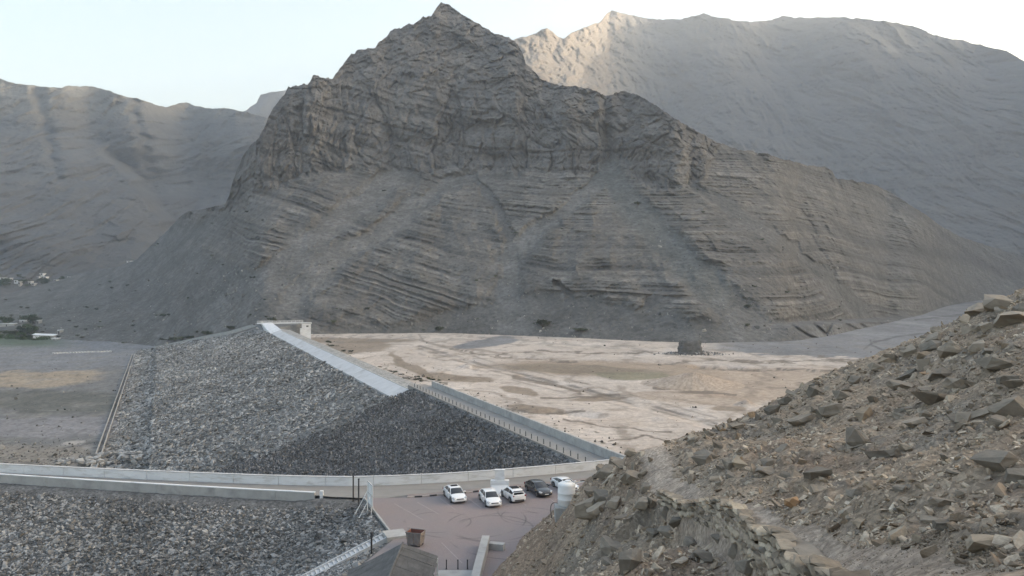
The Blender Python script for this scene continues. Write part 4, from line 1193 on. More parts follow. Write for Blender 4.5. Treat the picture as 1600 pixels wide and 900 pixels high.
# ------------------------------------------------------------------ near rock slope
EA = [(p.x, p.y - .1) for p in near_w] + [(G(560, 779).x, G(560, 779).y)]
EB = [(-17.7, 95.4), (-11.95, 80.6), (-14.4, 71), (-14.4, 48)]
def rip_z(x, y):
    ye = np.interp(x, [q[0] for q in EA], [q[1] for q in EA])
    za = np.interp(x, [-26, -22.5], [-.75, -.22]) - .46 * np.maximum(ye - y - .8, 0)
    # distance to the left of the car park edge
    best = np.full(np.broadcast(x, y).shape, 1e9)
    for (x0, y0), (x1, y1) in zip(EB[:-1], EB[1:]):
        dx, dy = x1 - x0, y1 - y0
        t = np.clip(((x - x0) * dx + (y - y0) * dy) / (dx * dx + dy * dy), 0, 1)
        best = np.minimum(best, np.hypot(x - x0 - t * dx, y - y0 - t * dy))
    zb = -.1 - .41 * best
    return np.maximum(np.maximum(za, zb), -14)
xs = np.linspace(-125, -11.6, 260); ys = np.linspace(58, 108, 140)
XX, YY = np.meshgrid(xs, ys)
ye = np.interp(XX, [q[0] for q in EA], [q[1] for q in EA])
ZZ = rip_z(XX, YY) + .1 * fbm(XX / 1.5, YY / 1.5, oct=3, seed=331)
xe = np.interp(YY, [48, 71, 80.6, 95.4, 110], [-14.4, -14.4, -11.95, -17.7, -24])
inside = (XX > xe) | (YY > ye)
ZZ = np.where(inside, np.minimum(ZZ, -.2), ZZ)
ZZ = np.where((YY > ye + .9) | (XX > xe + .5), np.minimum(ZZ, -.8), ZZ)
me = mesh_np("rock_slope", np.stack([XX, YY, ZZ], -1).reshape(-1, 3), grid_faces(*XX.shape))
gsh = sst(1.5, .2, np.abs(ye - YY - 1.2)) * .8
c_ = np.zeros(XX.shape + (3,)) + np.array((.11, .11, .108)); c_ = mixc(c_, (.15, .148, .145), np.clip(gsh, 0, 1))
set_col(me, c_.reshape(-1, 3))
rs = obj("rock_slope", me, M_bank, kind='structure')
n = 125000
x = RNG.uniform(-118, -11.5, n); y = RNG.uniform(60, 106, n)
ye = np.interp(x, [q[0] for q in EA], [q[1] for q in EA]); xe = np.interp(y, [48, 71, 80.6, 95.4, 110], [-14.4, -14.4, -11.95, -17.7, -24])
P = np.stack([x, y, rip_z(x, y)], -1)
ok, u, v = keep_view(P, -420, 700, 740, 1100)
gap = ye - y
stair_line = [(-12.4, 81.0), (-12.4 - .93 * 26, 81.0 - .37 * 26)]
ok &= (x < xe - .3) & (gap > 1.6 + RNG.exponential(.5, n)) & (seg_dist(x, y, stair_line) > 1.45)
P = P[ok]; n = len(P)
size = RNG.lognormal(-.62, .36, n) * (1 - .45 * np.exp(-gap[ok] / 3))
big = np.argsort(-(size / P[:, 1]) * (keep_view(P, 0, 640, 775, 900)[0]))[:300]
rot = RNG.uniform(-.6, .6, (n, 3)); rot[:, 2] = RNG.uniform(0, 6.28, n)
msk = np.ones(n, bool); msk[big] = False
rp = rocks("slope_stone", 10, M_rip)
place_stones("stone", [Vector(p) for p in P[big]], size[big], [tuple(r) for r in rot[big]], rp, rs, fl=1.0)
scatter("slope_stones", P[msk], rot[msk], np.repeat(size[msk, None], 3, 1) * RNG.uniform(.8, 1.25, (msk.sum(), 3)), rp, rs, kind='stuff')
print("slope stones", n)

# stairs
g = Vector((-.93, -.37, 0)).normalized(); gn = Vector((-g.y, g.x, 0))
S0 = Vector((-13.0, 81.2, .05))
st = thing("staircase", S0, "pale concrete staircase going down the near rock slope from the car park corner", "stairs")
for i in range(30):
    a = i * .42
    q = []
    z = -.17 * (i + 1)
    for (l, t) in ((a, -.62), (a + .40, -.62), (a + .40, .62), (a, .62)): q.append(g * l + gn * t)
    MB().poly([p + Vector((0, 0, z)) for p in q] + [p + Vector((0, 0, z - .5)) for p in q], [(0, 1, 2, 3), (7, 6, 5, 4), (0, 4, 5, 1), (1, 5, 6, 2), (2, 6, 7, 3), (3, 7, 4, 0)][::1]).build("step", M_conc, st)
for t in (-.74, .74):
    m = MB(); q = []
    for l, z in ((-.2, .12), (13, .12 - .17 / .42 * 13.0)):
        for tt, zz in ((t - .09, z), (t + .09, z), (t + .09, z - 1), (t - .09, z - 1)): q.append(g * l + gn * tt + Vector((0, 0, zz)))
    m.poly(q, [(0, 1, 5, 4), (1, 2, 6, 5), (2, 3, 7, 6), (3, 0, 4, 7), (0, 3, 2, 1), (4, 5, 6, 7)]).build("side_wall", M_conc, st)
m = MB(); m.box(0.1, 2.3, -1.3, 1.0, -.8, .22, rot=Matrix.Rotation(math.atan2(-g.y, -g.x), 3, 'Z'))
m.build("landing", M_conc_g, st, bevel=.03)
po = MB().tube((0, 0, -.3), (0, 0, 1.55), .09, n=8).tube((0, 0, 1.55), (0, 0, 1.75), .14, n=8).build("bollard_light", M_dark,
     label="dark bollard light standing beside the head of the concrete staircase", cat="bollard light")
po.location = G(580.5, 860, .1)

# ------------------------------------------------------------------ the near hillside
CP = [(1010, 705, 42), (1035, 738, 37), (1062, 770, 31), (1110, 790, 25.5), (1170, 808, 21), (1240, 835, 17.5), (1330, 870, 13.5), (1400, 900, 11.5),
      (1040, 838, 27), (1150, 878, 20), (1230, 912, 16.3), (1290, 945, 13), (1095, 800, 26.3),
      (1000, 800, 33), (1000, 880, 27.0), (900, 890, 38), (900, 800, 55), (960, 745, 47), (930, 762, 55), (907, 756, 63), (885, 798, 66), (872, 806, 68), (896, 797, 64), (850, 812, 80),
      (800, 888, 64), (850, 860, 60), (850, 895, 52), (975, 712, 42), (950, 800, 44), (1060, 698, 50), (1125, 674, 51), (1200, 634, 51), (1300, 592, 50), (1400, 552, 49), (1500, 500, 47), (1600, 462, 45), (1060, 715, 60), (1125, 692, 61), (1200, 655, 61), (1300, 618, 60), (1400, 582, 59), (1500, 536, 57), (1600, 500, 55),
      (1200, 700, 32), (1300, 700, 30), (1400, 620, 38), (1500, 560, 38), (1600, 700, 19), (1600, 850, 10.5), (1500, 800, 14), (1400, 750, 21), (1500, 680, 24),
      (1100, 740, 36), (1150, 690, 42), (1300, 640, 40), (1600, 600, 28), (1600, 510, 40), (1200, 760, 26), (1300, 780, 21)]
cps = [tuple(D(*c)) for c in CP]
cps += [(-2.0, 70.5, -.2), (0, 76.8, -.2), (3.2, 86, -.2), (5.5, 92, -.2), (9, 100, -.2), (13, 108, -.3), (10, 94, 2), (14, 96, 3), (-2.6, 62, 0), (-4.5, 66, -1.2), (-5, 76, -2.5), (-1, 84, -2.5), (3, 96, -3), (-8, 60, -2.5), (-8, 70, -4), (-14, 60, -4), (-14, 50, -2), (-20, 50, -8),
        (18, 100, 1.5), (20, 112, -1), (30, 112, 0), (32, 90, 6), (34, 135, -11.5), (18, 125, -9), (22, 135, -12), (60, 110, 3), (64, 75, 16), (60, 140, -12), (90, 120, -2), (120, 150, -12), 
        (10, 75, 7.5), (22, 76, 8), (36, 72, 12),
        (60, 45, 36), (70, 0, 58), (40, 0, 38), (20, 0, 28.5), (0, -2, 24.9), (-8, -2, 23), (0, 9, 22.2), (-12, 8, 17), (-3, 24, 14.5), (0, 40, 8.2), (-10, 35, 5), (-12, 47, .5), (-4, 55, 1.0), (2, 30, 14.2), (-22, 20, 3), (-22, 0, 12), (-30, 40, -8),
        (10, -10, 27), (40, -25, 42), (0, -25, 26), (6, 12, 22.3)]
cps = np.array(cps)
def tps(P, V, lam=.02):
    n = len(P); Pn = P / 50
    r = np.hypot(Pn[:, None, 0] - Pn[None, :, 0], Pn[:, None, 1] - Pn[None, :, 1])
    K = np.where(r > 0, r * r * np.log(r + 1e-12), 0) + lam * .02 * np.eye(n)
    A = np.zeros((n + 3, n + 3)); A[:n, :n] = K; A[:n, n] = 1; A[:n, n + 1:] = Pn; A[n:, :n] = A[:n, n:].T
    w = np.linalg.solve(A, np.concatenate([V, [0, 0, 0]]))
    def f(x, y):
        x = np.asarray(x, float) / 50; y = np.asarray(y, float) / 50
        out = w[n] + w[n + 1] * x + w[n + 2] * y
        for i in range(n):
            r2 = (x - Pn[i, 0]) ** 2 + (y - Pn[i, 1]) ** 2
            out = out + w[i] * .5 * r2 * np.log(r2 + 1e-12)
        return out
    return f
hz_base = tps(cps[:, :2], cps[:, 2])
PATH = [tuple(D(*c)[:2]) for c in ((1016, 696, 44), (1018, 702, 42), (1033, 738, 37), (1062, 768, 31), (1112, 790, 25.5), (1172, 808, 21), (1245, 835, 17.5), (1335, 870, 13.5), (1410, 902, 11.3), (1500, 950, 9))]
WALL = [tuple(D(*c)[:2]) for c in ((1036, 770, 31.5), (1075, 790, 28), (1130, 806, 24), (1175, 826, 20.5), (1222, 846, 17.5), (1262, 872, 15), (1300, 900, 12.8), (1340, 935, 11))]
def hill_z(x, y, detail=True):
    z = hz_base(x, y)
    dp = seg_dist(x, y, PATH); dist = np.hypot(x, y)
    dw = seg_dist(x, y, WALL)
    off_path = sst(.5, 1.6, dp)
    near = sst(-4, 4, z) if True else 1
    z = z + off_path * (.55 * fbm(x / 6, y / 6, oct=3, seed=401) + .28 * ridged(x / 2.6, y / 2.6, oct=3, seed=402)) * sst(0, 3, z)
    if detail:
        z = z + (.03 + .10 * off_path) * fbm(x / .7, y / .7, oct=4, seed=403, gain=.6) + off_path * .05 * ridged(x / .5, y / .5, oct=2, seed=404)
    # the retaining wall holds the path: ground falls away outside it
    side = x - np.interp(-y, [-w[1] for w in WALL], [w[0] for w in WALL])
    inw = (y < WALL[0][1] + .5) & (y > WALL[-1][1] - .5)
    drop = sst(-.15, -.45, side) * sst(3.4, .4, -side) * inw
    z = z - .85 * drop
    return z
ths = np.concatenate([np.linspace(-1.1, -.02, 70), np.linspace(-.015, .70, 520), np.linspace(.71, 1.5, 60)])
rs_ = np.concatenate([np.linspace(2, 9, 14), np.exp(np.linspace(math.log(9.3), math.log(130), 430)), np.linspace(134, 190, 14)])
TH, RR = np.meshgrid(ths, rs_)
XX = RR * np.tan(np.clip(TH, -1.2, 1.3)) ; YY = RR * 1.0
XX = np.where(TH > .7, RR * np.tan(.7) + (TH - .7) / .8 * RR * 1.6, XX)
ZZ = np.zeros_like(XX)
ZZ = hill_z(XX, YY)
ZZ = np.where(XX > 90, ZZ + 0, ZZ)
dp = seg_dist(XX, YY, PATH)
n1 = fbm(XX / 5, YY / 5, oct=4, seed=411); n2 = fbm(XX / 1.3, YY / 1.3, oct=4, seed=412)
hc = np.zeros(XX.shape + (3,)) + np.array((.30, .238, .175))
hc = mixc(hc, (.215, .188, .155), sst(-.1, .4, n1) * .8)
hc = mixc(hc, (.23, .17, .125), sst(.05, .45, fbm(XX / 4, YY / 4, oct=3, seed=413)) * .65)
hc = mixc(hc, (.105, .095, .085), sst(.15, .5, n2) * .6)
low = sst(13, 6, ZZ) * sst(8, 4, XX)
hc = mixc(hc, (.235, .165, .115), low * .65)
hc = mixc(hc, (.40, .33, .265), sst(1.0, .3, dp) * .9)
me = mesh_np("hillside", np.stack([XX, YY, ZZ], -1).reshape(-1, 3), grid_faces(*XX.shape))
set_col(me, np.clip(hc, .02, .6).reshape(-1, 3))
hill = obj("rocky_hillside", me, M_hill, kind='structure')

def hray(px, py, d0=7, d1=115):
    """where the sight line of a photo pixel meets the hillside"""
    d = np.exp(np.linspace(math.log(d0), math.log(d1), 700))
    x = (px - 800) / F * d; z = H - (py - HOR) / F * d
    hzv = hill_z(x, d, False)
    i = np.argmax(hzv > z)
    if hzv[i] <= z[i]: return None
    return Vector((x[i], d[i], hzv[i]))
# named boulders: image column, row, width, height, tone
BL = [(1525, 485, 36, 26, 0), (1556, 475, 50, 30, 0), (1489, 550, 42, 28, 0), (1530, 544, 30, 22, 0), (1458, 541, 36, 22, 2), (1440, 573, 38, 28, 0), (1468, 584, 30, 28, 0), (1305, 642, 42, 26, 0),
      (1353, 647, 36, 28, 1), (1411, 605, 46, 18, 0), (1460, 622, 56, 24, 0), (1342, 684, 42, 36, 0), (1275, 612, 26, 20, 2), (1206, 642, 26, 20, 2), (1281, 642, 26, 18, 0), (1580, 640, 64, 50, 0), (1585, 498, 60, 32, 0),
      (1252, 657, 40, 22, 0), (1379, 710, 46, 22, 2), (1413, 702, 22, 13, 1), (1557, 724, 62, 44, 2), (1590, 745, 40, 24, 2), (1245, 786, 36, 22, 3), (1278, 766, 26, 26, 0), (1341, 772, 32, 20, 2), (1323, 801, 24, 24, 0),
      (1346, 818, 28, 18, 1), (1405, 838, 40, 28, 1), (1453, 863, 30, 22, 1), (1477, 821, 42, 15, 2), (1538, 853, 72, 28, 1), (1472, 786, 36, 17, 0), (1405, 766, 22, 26, 2), (1277, 741, 42, 18, 2), (1312, 776, 16, 20, 3),
      (1562, 808, 20, 15, 1), (968, 706, 27, 17, 0), (1099, 720, 34, 32, 2), (1156, 725, 27, 22, 1), (1138, 726, 18, 26, 2), (1196, 739, 32, 18, 2), (926, 794, 50, 36, 0), (964, 853, 46, 24, 2), (986, 876, 38, 42, 2),
      (1006, 829, 15, 12, 1), (1022, 835, 28, 14, 2), (1060, 818, 32, 20, 2), (1122, 842, 22, 18, 2), (1148, 862, 22, 30, 2), (1196, 868, 30, 22, 2), (1174, 884, 42, 28, 2), (1118, 875, 14, 13, 1), (982, 748, 27, 26, 0),
      (943, 733, 24, 15, 0), (981, 832, 14, 12, 2), (1010, 762, 20, 18, 0), (958, 724, 30, 14, 0), (935, 745, 18, 13, 0), (1015, 720, 12, 12, 0), (993, 728, 16, 18, 0), (1040, 800, 20, 22, 2), (1016, 790, 22, 18, 0), (1390, 560, 30, 18, 0),
      (1420, 548, 26, 16, 0), (1372, 575, 28, 16, 0), (1505, 520, 34, 20, 0), (1545, 512, 28, 20, 0), (1340, 595, 30, 16, 0), (1320, 618, 34, 20, 0), (1230, 628, 24, 14, 2), (1180, 655, 26, 16, 0), (1150, 668, 22, 14, 0), (1110, 678, 20, 12, 0), (1085, 690, 18, 12, 0), (1560, 570, 60, 26, 0), (1500, 600, 44, 22, 0), (1590, 600, 40, 22, 0), (1510, 655, 40, 22, 0), (1430, 660, 34, 18, 0),
      (985, 708, 20, 14, 0), (950, 738, 34, 22, 0), (968, 728, 30, 20, 2), (990, 745, 26, 26, 0), (1003, 740, 14, 22, 0), (925, 768, 26, 20, 0), (945, 772, 30, 22, 2), (935, 795, 34, 32, 0), (962, 790, 26, 20, 0),
      (985, 775, 28, 20, 0), (1005, 790, 26, 20, 0), (975, 810, 30, 16, 0), (1045, 838, 34, 20, 2), (1080, 850, 30, 22, 2), (1098, 872, 34, 22, 2), (1062, 880, 28, 20, 0), (1024, 858, 22, 16, 0), (950, 880, 24, 20, 2), (1232, 893, 34, 26, 2)]
tone_m = [M_boul, M_boul_tan, M_boul_dark, M_boul_orange]
bprotos = [[hull_rock("boulder", random.choice((10, 12, 14)), 1, random.uniform(.75, 1), random.uniform(.75, .95), random.uniform(.35, .9), 500 + 20 * t + i, sub=3, rough=.05, mat=tone_m[t]) for i in range(7 if t in (0, 2) else 4)] for t in range(4)]
cnt = 0
for (px, py, w, h, t) in BL:
    p = hray(px, py + h * .25)
    if p is None or p.y > 100: continue
    sz = w * p.y / F * 1.12
    me_ = random.choice(bprotos[t])
    o = bpy.data.objects.new("boulder", me_); C.objects.link(o); o.parent = hill
    o.location = p + Vector((0, 0, .10 * sz)); o.rotation_euler = (random.uniform(-.2, .2), random.uniform(-.3, .25), random.choice((0, 3.14)) + random.uniform(-.35, .35))
    o.scale = (sz * 1.12, sz * 1.05, h * p.y / F * 1.45); cnt += 1
# more boulders, found in the same lie
tries = 0
used = []
while cnt < 300 and tries < 6000:
    tries += 1
    px = random.uniform(880, 1610); py = random.uniform(450, 905)
    if px < 915 and py < 830: continue
    p = hray(px, py)
    if p is None or p.y > 85: continue
    if seg_dist(np.array([p.x]), np.array([p.y]), PATH)[0] < .75: continue
    if seg_dist(np.array([p.x]), np.array([p.y]), WALL)[0] < .5: continue
    if any((p - q).length < r for q, r in used): continue
    w = random.choice((10, 12, 14, 16, 20, 26, 34)) * random.uniform(.85, 1.25) * (1.25 if px > 1150 and py < 700 else 1)
    if p.x < 8 and py > 760: w *= .8
    sz = w * p.y / F
    t = random.choices((0, 1, 2, 3), (6, 2.2, 3, .35))[0]
    o = bpy.data.objects.new("boulder", random.choice(bprotos[t])); C.objects.link(o); o.parent = hill
    o.location = p + Vector((0, 0, .05 * sz)); o.rotation_euler = (random.uniform(-.5, .5), random.uniform(-.5, .5), random.uniform(0, 6.28))
    o.scale = (sz, sz * random.uniform(.7, 1), sz * random.uniform(.45, .9)); cnt += 1
    used.append((p, sz * .7))
# loose rubble, far too much to count
n = 130000
u = RNG.uniform(740, 1640, n); dd = np.exp(RNG.uniform(math.log(9), math.log(100), n))
x = (u - 800) / F * dd; y = dd
z = hill_z(x, y, False)
P = np.stack([x, y, z], -1)
ok, uu, vv = keep_view(P, 700, 1640, 430, 940)
dp = seg_dist(x, y, PATH)
size = RNG.lognormal(0, .62, n) * (.035 + .0028 * dd)
clump = fbm(x / 4, y / 4, oct=3, seed=421)
ok &= (z > .1) & ((dp > .55) | (size < .05)) & (RNG.uniform(-.9, .5, n) < clump)
lowz = (x < 5) & (z < 12)
ok &= ~(lowz & (RNG.random(n) < .55))
P = P[ok]; size = np.minimum(size[ok], .75); n = len(P)
# cut what stands on the car park side of the hut and wall
rot = RNG.uniform(-.9, .9, (n, 3)); rot[:, 2] = RNG.uniform(0, 6.28, n)
scatter("rubble", P, rot, np.stack([size * 1.15, size * .85, size * .6], -1) * RNG.uniform(.7, 1.3, (n, 3)), rocks("rubble_stone", 12, M_hillrock), hill, kind='stuff')
print("rubble", n, "boulders", cnt)

# dry stone wall
dw = thing("dry_stone_wall", (WALL[3][0], WALL[3][1], float(hill_z(WALL[3][0], WALL[3][1], False))), "rough dry stone wall holding up the footpath on the near hillside", "wall")
org = Vector(dw.location)
M_ws = rock_mat("buff wall stone", (.16, .132, .10), (.29, .24, .18), (.44, .37, .275), scale=5, bump=.02)
wp = [hull_rock("stone", 12, 1, .8, .55, .85, 700 + i, mat=M_ws) for i in range(9)]
line = resample([Vector((a, b, 0)) for a, b in WALL], .40)
made = 0
for i, p in enumerate(line):
    a = line[min(i + 1, len(line) - 1)] - line[max(i - 1, 0)]
    ang = math.atan2(a.y, a.x); nrm = Vector((-math.sin(ang), math.cos(ang), 0))
    if nrm.x > 0: nrm = -nrm
    zt = float(hill_z(p.x + .55, p.y, False)) + .05
    hgt = .95 if p.y < 26 else .6
    layers = 5 if p.y < 26 else 3
    for k in range(layers):
        if made >= 299: break
        z = zt - .03 - k * hgt / layers
        s = random.uniform(.34, .54)
        q = p + nrm * (.02 + .055 * k) + Vector((a.normalized().x, a.normalized().y, 0)) * random.uniform(-.08, .08); q.z = z
        o = bpy.data.objects.new("stone", random.choice(wp)); C.objects.link(o); o.parent = dw
        o.location = q - org; o.rotation_euler = (random.uniform(-.12, .12), random.uniform(-.12, .12), ang + random.uniform(-.2, .2))
        o.scale = (s * 1.25 * (1.35 if k == 0 else 1), s * random.uniform(.9, 1.2) * (1.5 if k == 0 else 1), s * random.uniform(.65, 1.0) * (.55 if k == 0 else 1)); made += 1
# mass behind the face stones
prism("core", [Vector((a + .28, b, float(hill_z(a + .6, b, False)))) for a, b in WALL], .24, -1.1, -.12, M_boul, dw, org=org)
# ------------------------------------------------------------------ things on and by the car park
# stepped white monument
mo = thing("monument", G(781, 768.5), "white stepped monument slab standing on the verge behind the parked cars", "monument")
def stepm(name, x0, x1, z0, z1, y0, y1): MB().box(x0, x1, y0, y1, z0, z1).build(name, M_conc_w, mo, bevel=.02)
stepm("base_block", -1.13, 1.13, -.1, 1.42, -.2, .42)
stepm("upper_block", -.60, .60, 1.42, 2.66, -.12, .36)
stepm("cap", -.64, .64, 2.663, 2.72, -.15, .39)
MB().poly([(-1.0, -.22, .85), (1.0, -.22, .85), (1.3, -1.15, 0), (-1.3, -1.15, 0), (-1.0, -.22, -.1), (1.0, -.22, -.1), (1.3, -1.15, -.1), (-1.3, -1.15, -.1)],
          [(3, 2, 1, 0), (0, 1, 5, 4), (1, 2, 6, 5), (2, 3, 7, 6), (3, 0, 4, 7)]).build("sloping_apron", M_conc_w, mo)

# cars
M_tyre = plain("tyre rubber", (.02, .02, .02), rough=.85, var=.1)
M_rim = plain("alloy rim", (.35, .35, .36), rough=.35, var=.02, metallic=.8)
M_glass = plain("dark car glass", (.015, .017, .02), rough=.06, var=0.0)
M_glass.node_tree.nodes["Principled BSDF"].inputs["Specular IOR Level"].default_value = .8
M_pw = plain("white car paint", (.80, .80, .80), rough=.25, var=.01, coat=.6)
M_pb = plain("black car paint", (.018, .019, .021), rough=.2, var=.02, coat=.8)
M_trim = plain("black car trim", (.02, .02, .02), rough=.5, var=.05)
M_lamp = plain("clear lamp lens", (.45, .47, .50), rough=.15, var=.02)
M_red = plain("red lamp lens", (.22, .02, .02), rough=.2, var=.02)
M_plate = plain("pale number plate", (.70, .70, .68), rough=.5, var=.02)

def loft(rings, name, mat, parent, cap=True, smooth=True):
    n = len(rings[0]); v = [p for r in rings for p in r]; f = []
    for i in range(len(rings) - 1):
        for k in range(n):
            f.append((i * n + k, i * n + (k + 1) % n, (i + 1) * n + (k + 1) % n, (i + 1) * n + k))
    if cap: f += [tuple(range(n))[::-1], tuple((len(rings) - 1) * n + k for k in range(n))]
    me = bpy.data.meshes.new(name); me.from_pydata(v, [], f); me.update()
    bm = bmesh.new(); bm.from_mesh(me); bmesh.ops.recalc_face_normals(bm, faces=bm.faces); bm.to_mesh(me); bm.free()
    if smooth: me.shade_smooth()
    o = obj(name, me, mat, parent)
    if smooth:
        try: me.set_sharp_from_angle(angle=math.radians(38))
        except Exception: pass
    return o
def lin(x, tab):
    xs = [t[0] for t in tab]; return [float(np.interp(x, xs, [t[i] for t in tab])) for i in range(1, len(tab[0]))]

def car(name, loc, heading, label, style, paint, mat_roof=None):
    t = thing(name, loc, label, "car", "cars parked in the car park", rz=heading)
    # stations along the length: x, half width, sill z, shoulder z, bonnet-centre z
    if style == 'sedan':
        B = [(-2.38, .62, .42, .72, .80), (-2.32, .78, .30, .86, .98), (-2.15, .86, .24, .93, 1.06), (-1.6, .90, .20, .95, 1.10), (-1.0, .91, .18, .95, 1.0), (0, .91, .17, .93, .97), (.9, .91, .17, .91, .97),
             (1.35, .90, .18, .86, .96), (1.9, .88, .20, .76, .84), (2.2, .82, .22, .66, .73), (2.34, .70, .27, .56, .62), (2.39, .55, .34, .48, .52)]
        Gh = [(-1.85, .60, 1.05, .9), (-1.25, .64, 1.38, .7), (-.7, .64, 1.455, .6), (.1, .64, 1.46, .6), (.55, .64, 1.38, .62), (1.2, .66, .98, .8)]
        roof = (-1.2, .42); wb = (-1.42, 1.38)
    elif style == 'hatch':
        B = [(-2.10, .66, .38, .78, .86), (-2.05, .80, .28, .93, .98), (-1.9, .87, .22, .98, 1.02), (-1.4, .89, .20, .98, 1.0), (-.6, .89, .18, .95, .98), (.3, .89, .17, .92, .96),
             (1.0, .88, .18, .87, .95), (1.6, .86, .20, .78, .87), (1.95, .80, .22, .68, .76), (2.10, .66, .28, .56, .62), (2.14, .5, .34, .48, .52)]
        Gh = [(-1.98, .62, .98, .86), (-1.62, .64, 1.28, .72), (-1.2, .64, 1.42, .62), (-.5, .64, 1.45, .6), (.1, .64, 1.44, .6), (.45, .64, 1.36, .62), (1.1, .66, .97, .8)]
        roof = (-1.75, .35); wb = (-1.30, 1.34)
    else:
        B = [(-2.25, .66, .38, .74, .82), (-2.18, .82, .28, .88, .98), (-1.9, .90, .22, .94, 1.04), (-1.3, .93, .18, .92, 1.0), (-.5, .92, .16, .86, .92), (.4, .91, .15, .84, .9),
             (1.1, .91, .16, .80, .88), (1.7, .89, .18, .72, .80), (2.05, .82, .20, .62, .68), (2.22, .68, .26, .52, .56), (2.27, .5, .32, .44, .48)]
        Gh = [(-1.95, .52, 1.0, .84), (-1.2, .56, 1.24, .70), (-.5, .58, 1.30, .60), (.0, .58, 1.29, .60), (.35, .58, 1.22, .62), (1.1, .62, .90, .78)]
        roof = (-1.3, .2); wb = (-1.35, 1.32)
    rings = []
    xs_ = sorted(set([b[0] for b in B] + list(np.linspace(-2.0, 2.0, 17))))
    for x in xs_:
        if x < B[0][0] or x > B[-1][0]: continue
        w, z0, z1, zc = lin(x, B)
        half = [(w * .80, z0), (w * .95, z0 + .06), (w, z0 + (z1 - z0) * .35), (w * .985, z0 + (z1 - z0) * .7), (w * .93, z1), (w * .70, z1 + (zc - z1) * .7), (w * .3, zc)]
        rings.append([Vector((x, a, b)) for a, b in half] + [Vector((x, -a, b)) for a, b in reversed(half)])
    loft(rings, "body", paint, t)
    # glasshouse: one dark glass volume, a roof panel and pillars over it
    rings = []
    for (x, wt, zt, wbm) in Gh:
        zb = .86
        half = [(.80, zb - .05), (wbm if False else .80 - .16 * max(0, (zt - .95) / .5) * .5, zb + (zt - zb) * .5), (wt, zt - .05), (wt * .8, zt)]
        rings.append([Vector((x, a, b)) for a, b in half] + [Vector((x, -a, b)) for a, b in reversed(half)])
    loft(rings, "glasshouse", M_glass, t)
    rr = []
    for x in np.linspace(roof[0], roof[1], 7):
        wt, zt, _ = lin(x, Gh)
        wt += .025
        half = [(wt, zt - .075), (wt + .005, zt - .03), (wt * .8, zt + .02), (wt * .35, zt + .035)]
        rr.append([Vector((x, a, b)) for a, b in half] + [Vector((x, -a, b)) for a, b in reversed(half)])
    loft(rr, "roof", mat_roof or paint, t)
    for sy in (-1, 1):
        m = MB()
        xr, xf = roof
        zr = lin(xr, Gh)[1]; zf = lin(xf, Gh)[1]
        wr = lin(xr, Gh)[0]
        def bar(a, b, r): m.tube((a[0], a[1] * sy, a[2]), (b[0], b[1] * sy, b[2]), r, n=6)
        bar((xf, wr + .01, zf - .04), (Gh[-1][0] - .02, .80, .90), .035)
        bar((xr + .02, wr + .01, zr - .04), (Gh[0][0] + .05, .78, .97), .06)
        bar(((xr + xf) / 2 + .1, wr + .015, lin((xr + xf) / 2, Gh)[1] - .05), ((xr + xf) / 2 + .05, .80, .90), .028)
        m.build("pillar", paint, t)
        m = MB(); m.box(-.09, .09, -.11, .11, -.07, .08, at=(.78, sy * 1.0, 1.0)); m.build("mirror", paint, t, bevel=.03)
        for x in wb:
            wd = lin(x, B)[0]
            wh = bpy.data.objects.new("wheel", None); C.objects.link(wh); wh.parent = t; wh.location = (x, sy * (wd - .10), .33)
            prof = [(.20, -.11), (.30, -.115), (.335, -.08), (.335, .08), (.30, .115), (.20, .11)]
            m = MB(); m.lathe(prof, 18); ty = m.build("tyre", M_tyre, wh, smooth=False); ty.rotation_euler = (math.pi / 2, 0, 0)
            m = MB(); m.lathe([(.205, .04), (.205, .118), (.19, .122), (.05, .09)], 18)
            for kk in range(5):
                a = kk * 2 * math.pi / 5
                m.box(.03, .20, -.022, .022, .09, .121, rot=Matrix.Rotation(a, 3, 'Z'))
            rm = m.build("rim", M_rim if paint is not M_pb else M_rim, wh); rm.rotation_euler = (-math.pi / 2 * sy, 0, 0)
            # wheel arch lip
            m = MB()
            pr = None
            for kk in range(13):
                a = math.pi * kk / 12
                q = Vector((x + .40 * math.cos(a), sy * (wd + .004), .33 + .40 * math.sin(a)))
                if pr is not None: m.tube(pr, q, .035, n=5)
                pr = q
            m.build("wheel_arch", M_trim, t)
        # lamps
        w1 = lin(B[-3][0], B)[0]; xf_ = B[-3][0]
        m = MB(); m.box(-.30, .10, -.17, .15, -.07, .085, rot=Matrix.Rotation(-sy * .55, 3, 'Z') @ Matrix.Rotation(.18, 3, 'Y'), at=(xf_ - .02, sy * (w1 - .20), B[-3][3] - .02))
        m.build("headlight", M_lamp, t, bevel=.03)
        w0 = B[1][1]
        m = MB(); m.box(-.06, .22, -.20, .10, -.09, .09, rot=Matrix.Rotation(sy * .35, 3, 'Z'), at=(B[1][0] + .03, sy * (w0 - .14), B[1][3] - .06))
        m.build("tail_light", M_red, t, bevel=.03)
        # door seams and handle
        m = MB()
        for xx in (-.95, .05, .98): m.box(-.008, .008, -.006, .006, 0, .58, at=(xx, sy * (lin(xx, B)[0] + .001), .30))
        m.build("door_seam", M_trim, t)
        for xx in (-.6, .4): MB().box(-.09, .09, -.015, .02, -.015, .015, at=(xx, sy * (lin(xx, B)[0] + .0), .80)).build("door_handle", paint, t)
    xf_ = B[-1][0]
    MB().box(-.05, .03, -.42, .42, -.07, .07, at=(xf_ - .035, 0, .56)).build("grille", M_trim, t, bevel=.02)
    MB().box(-.05, .02, -.55, .55, -.05, .05, at=(xf_ - .035, 0, .33)).build("lower_intake", M_trim, t, bevel=.02)
    MB().box(-.01, .02, -.26, .26, -.055, .055, at=(xf_ + .002, 0, .45)).build("number_plate", M_plate, t)
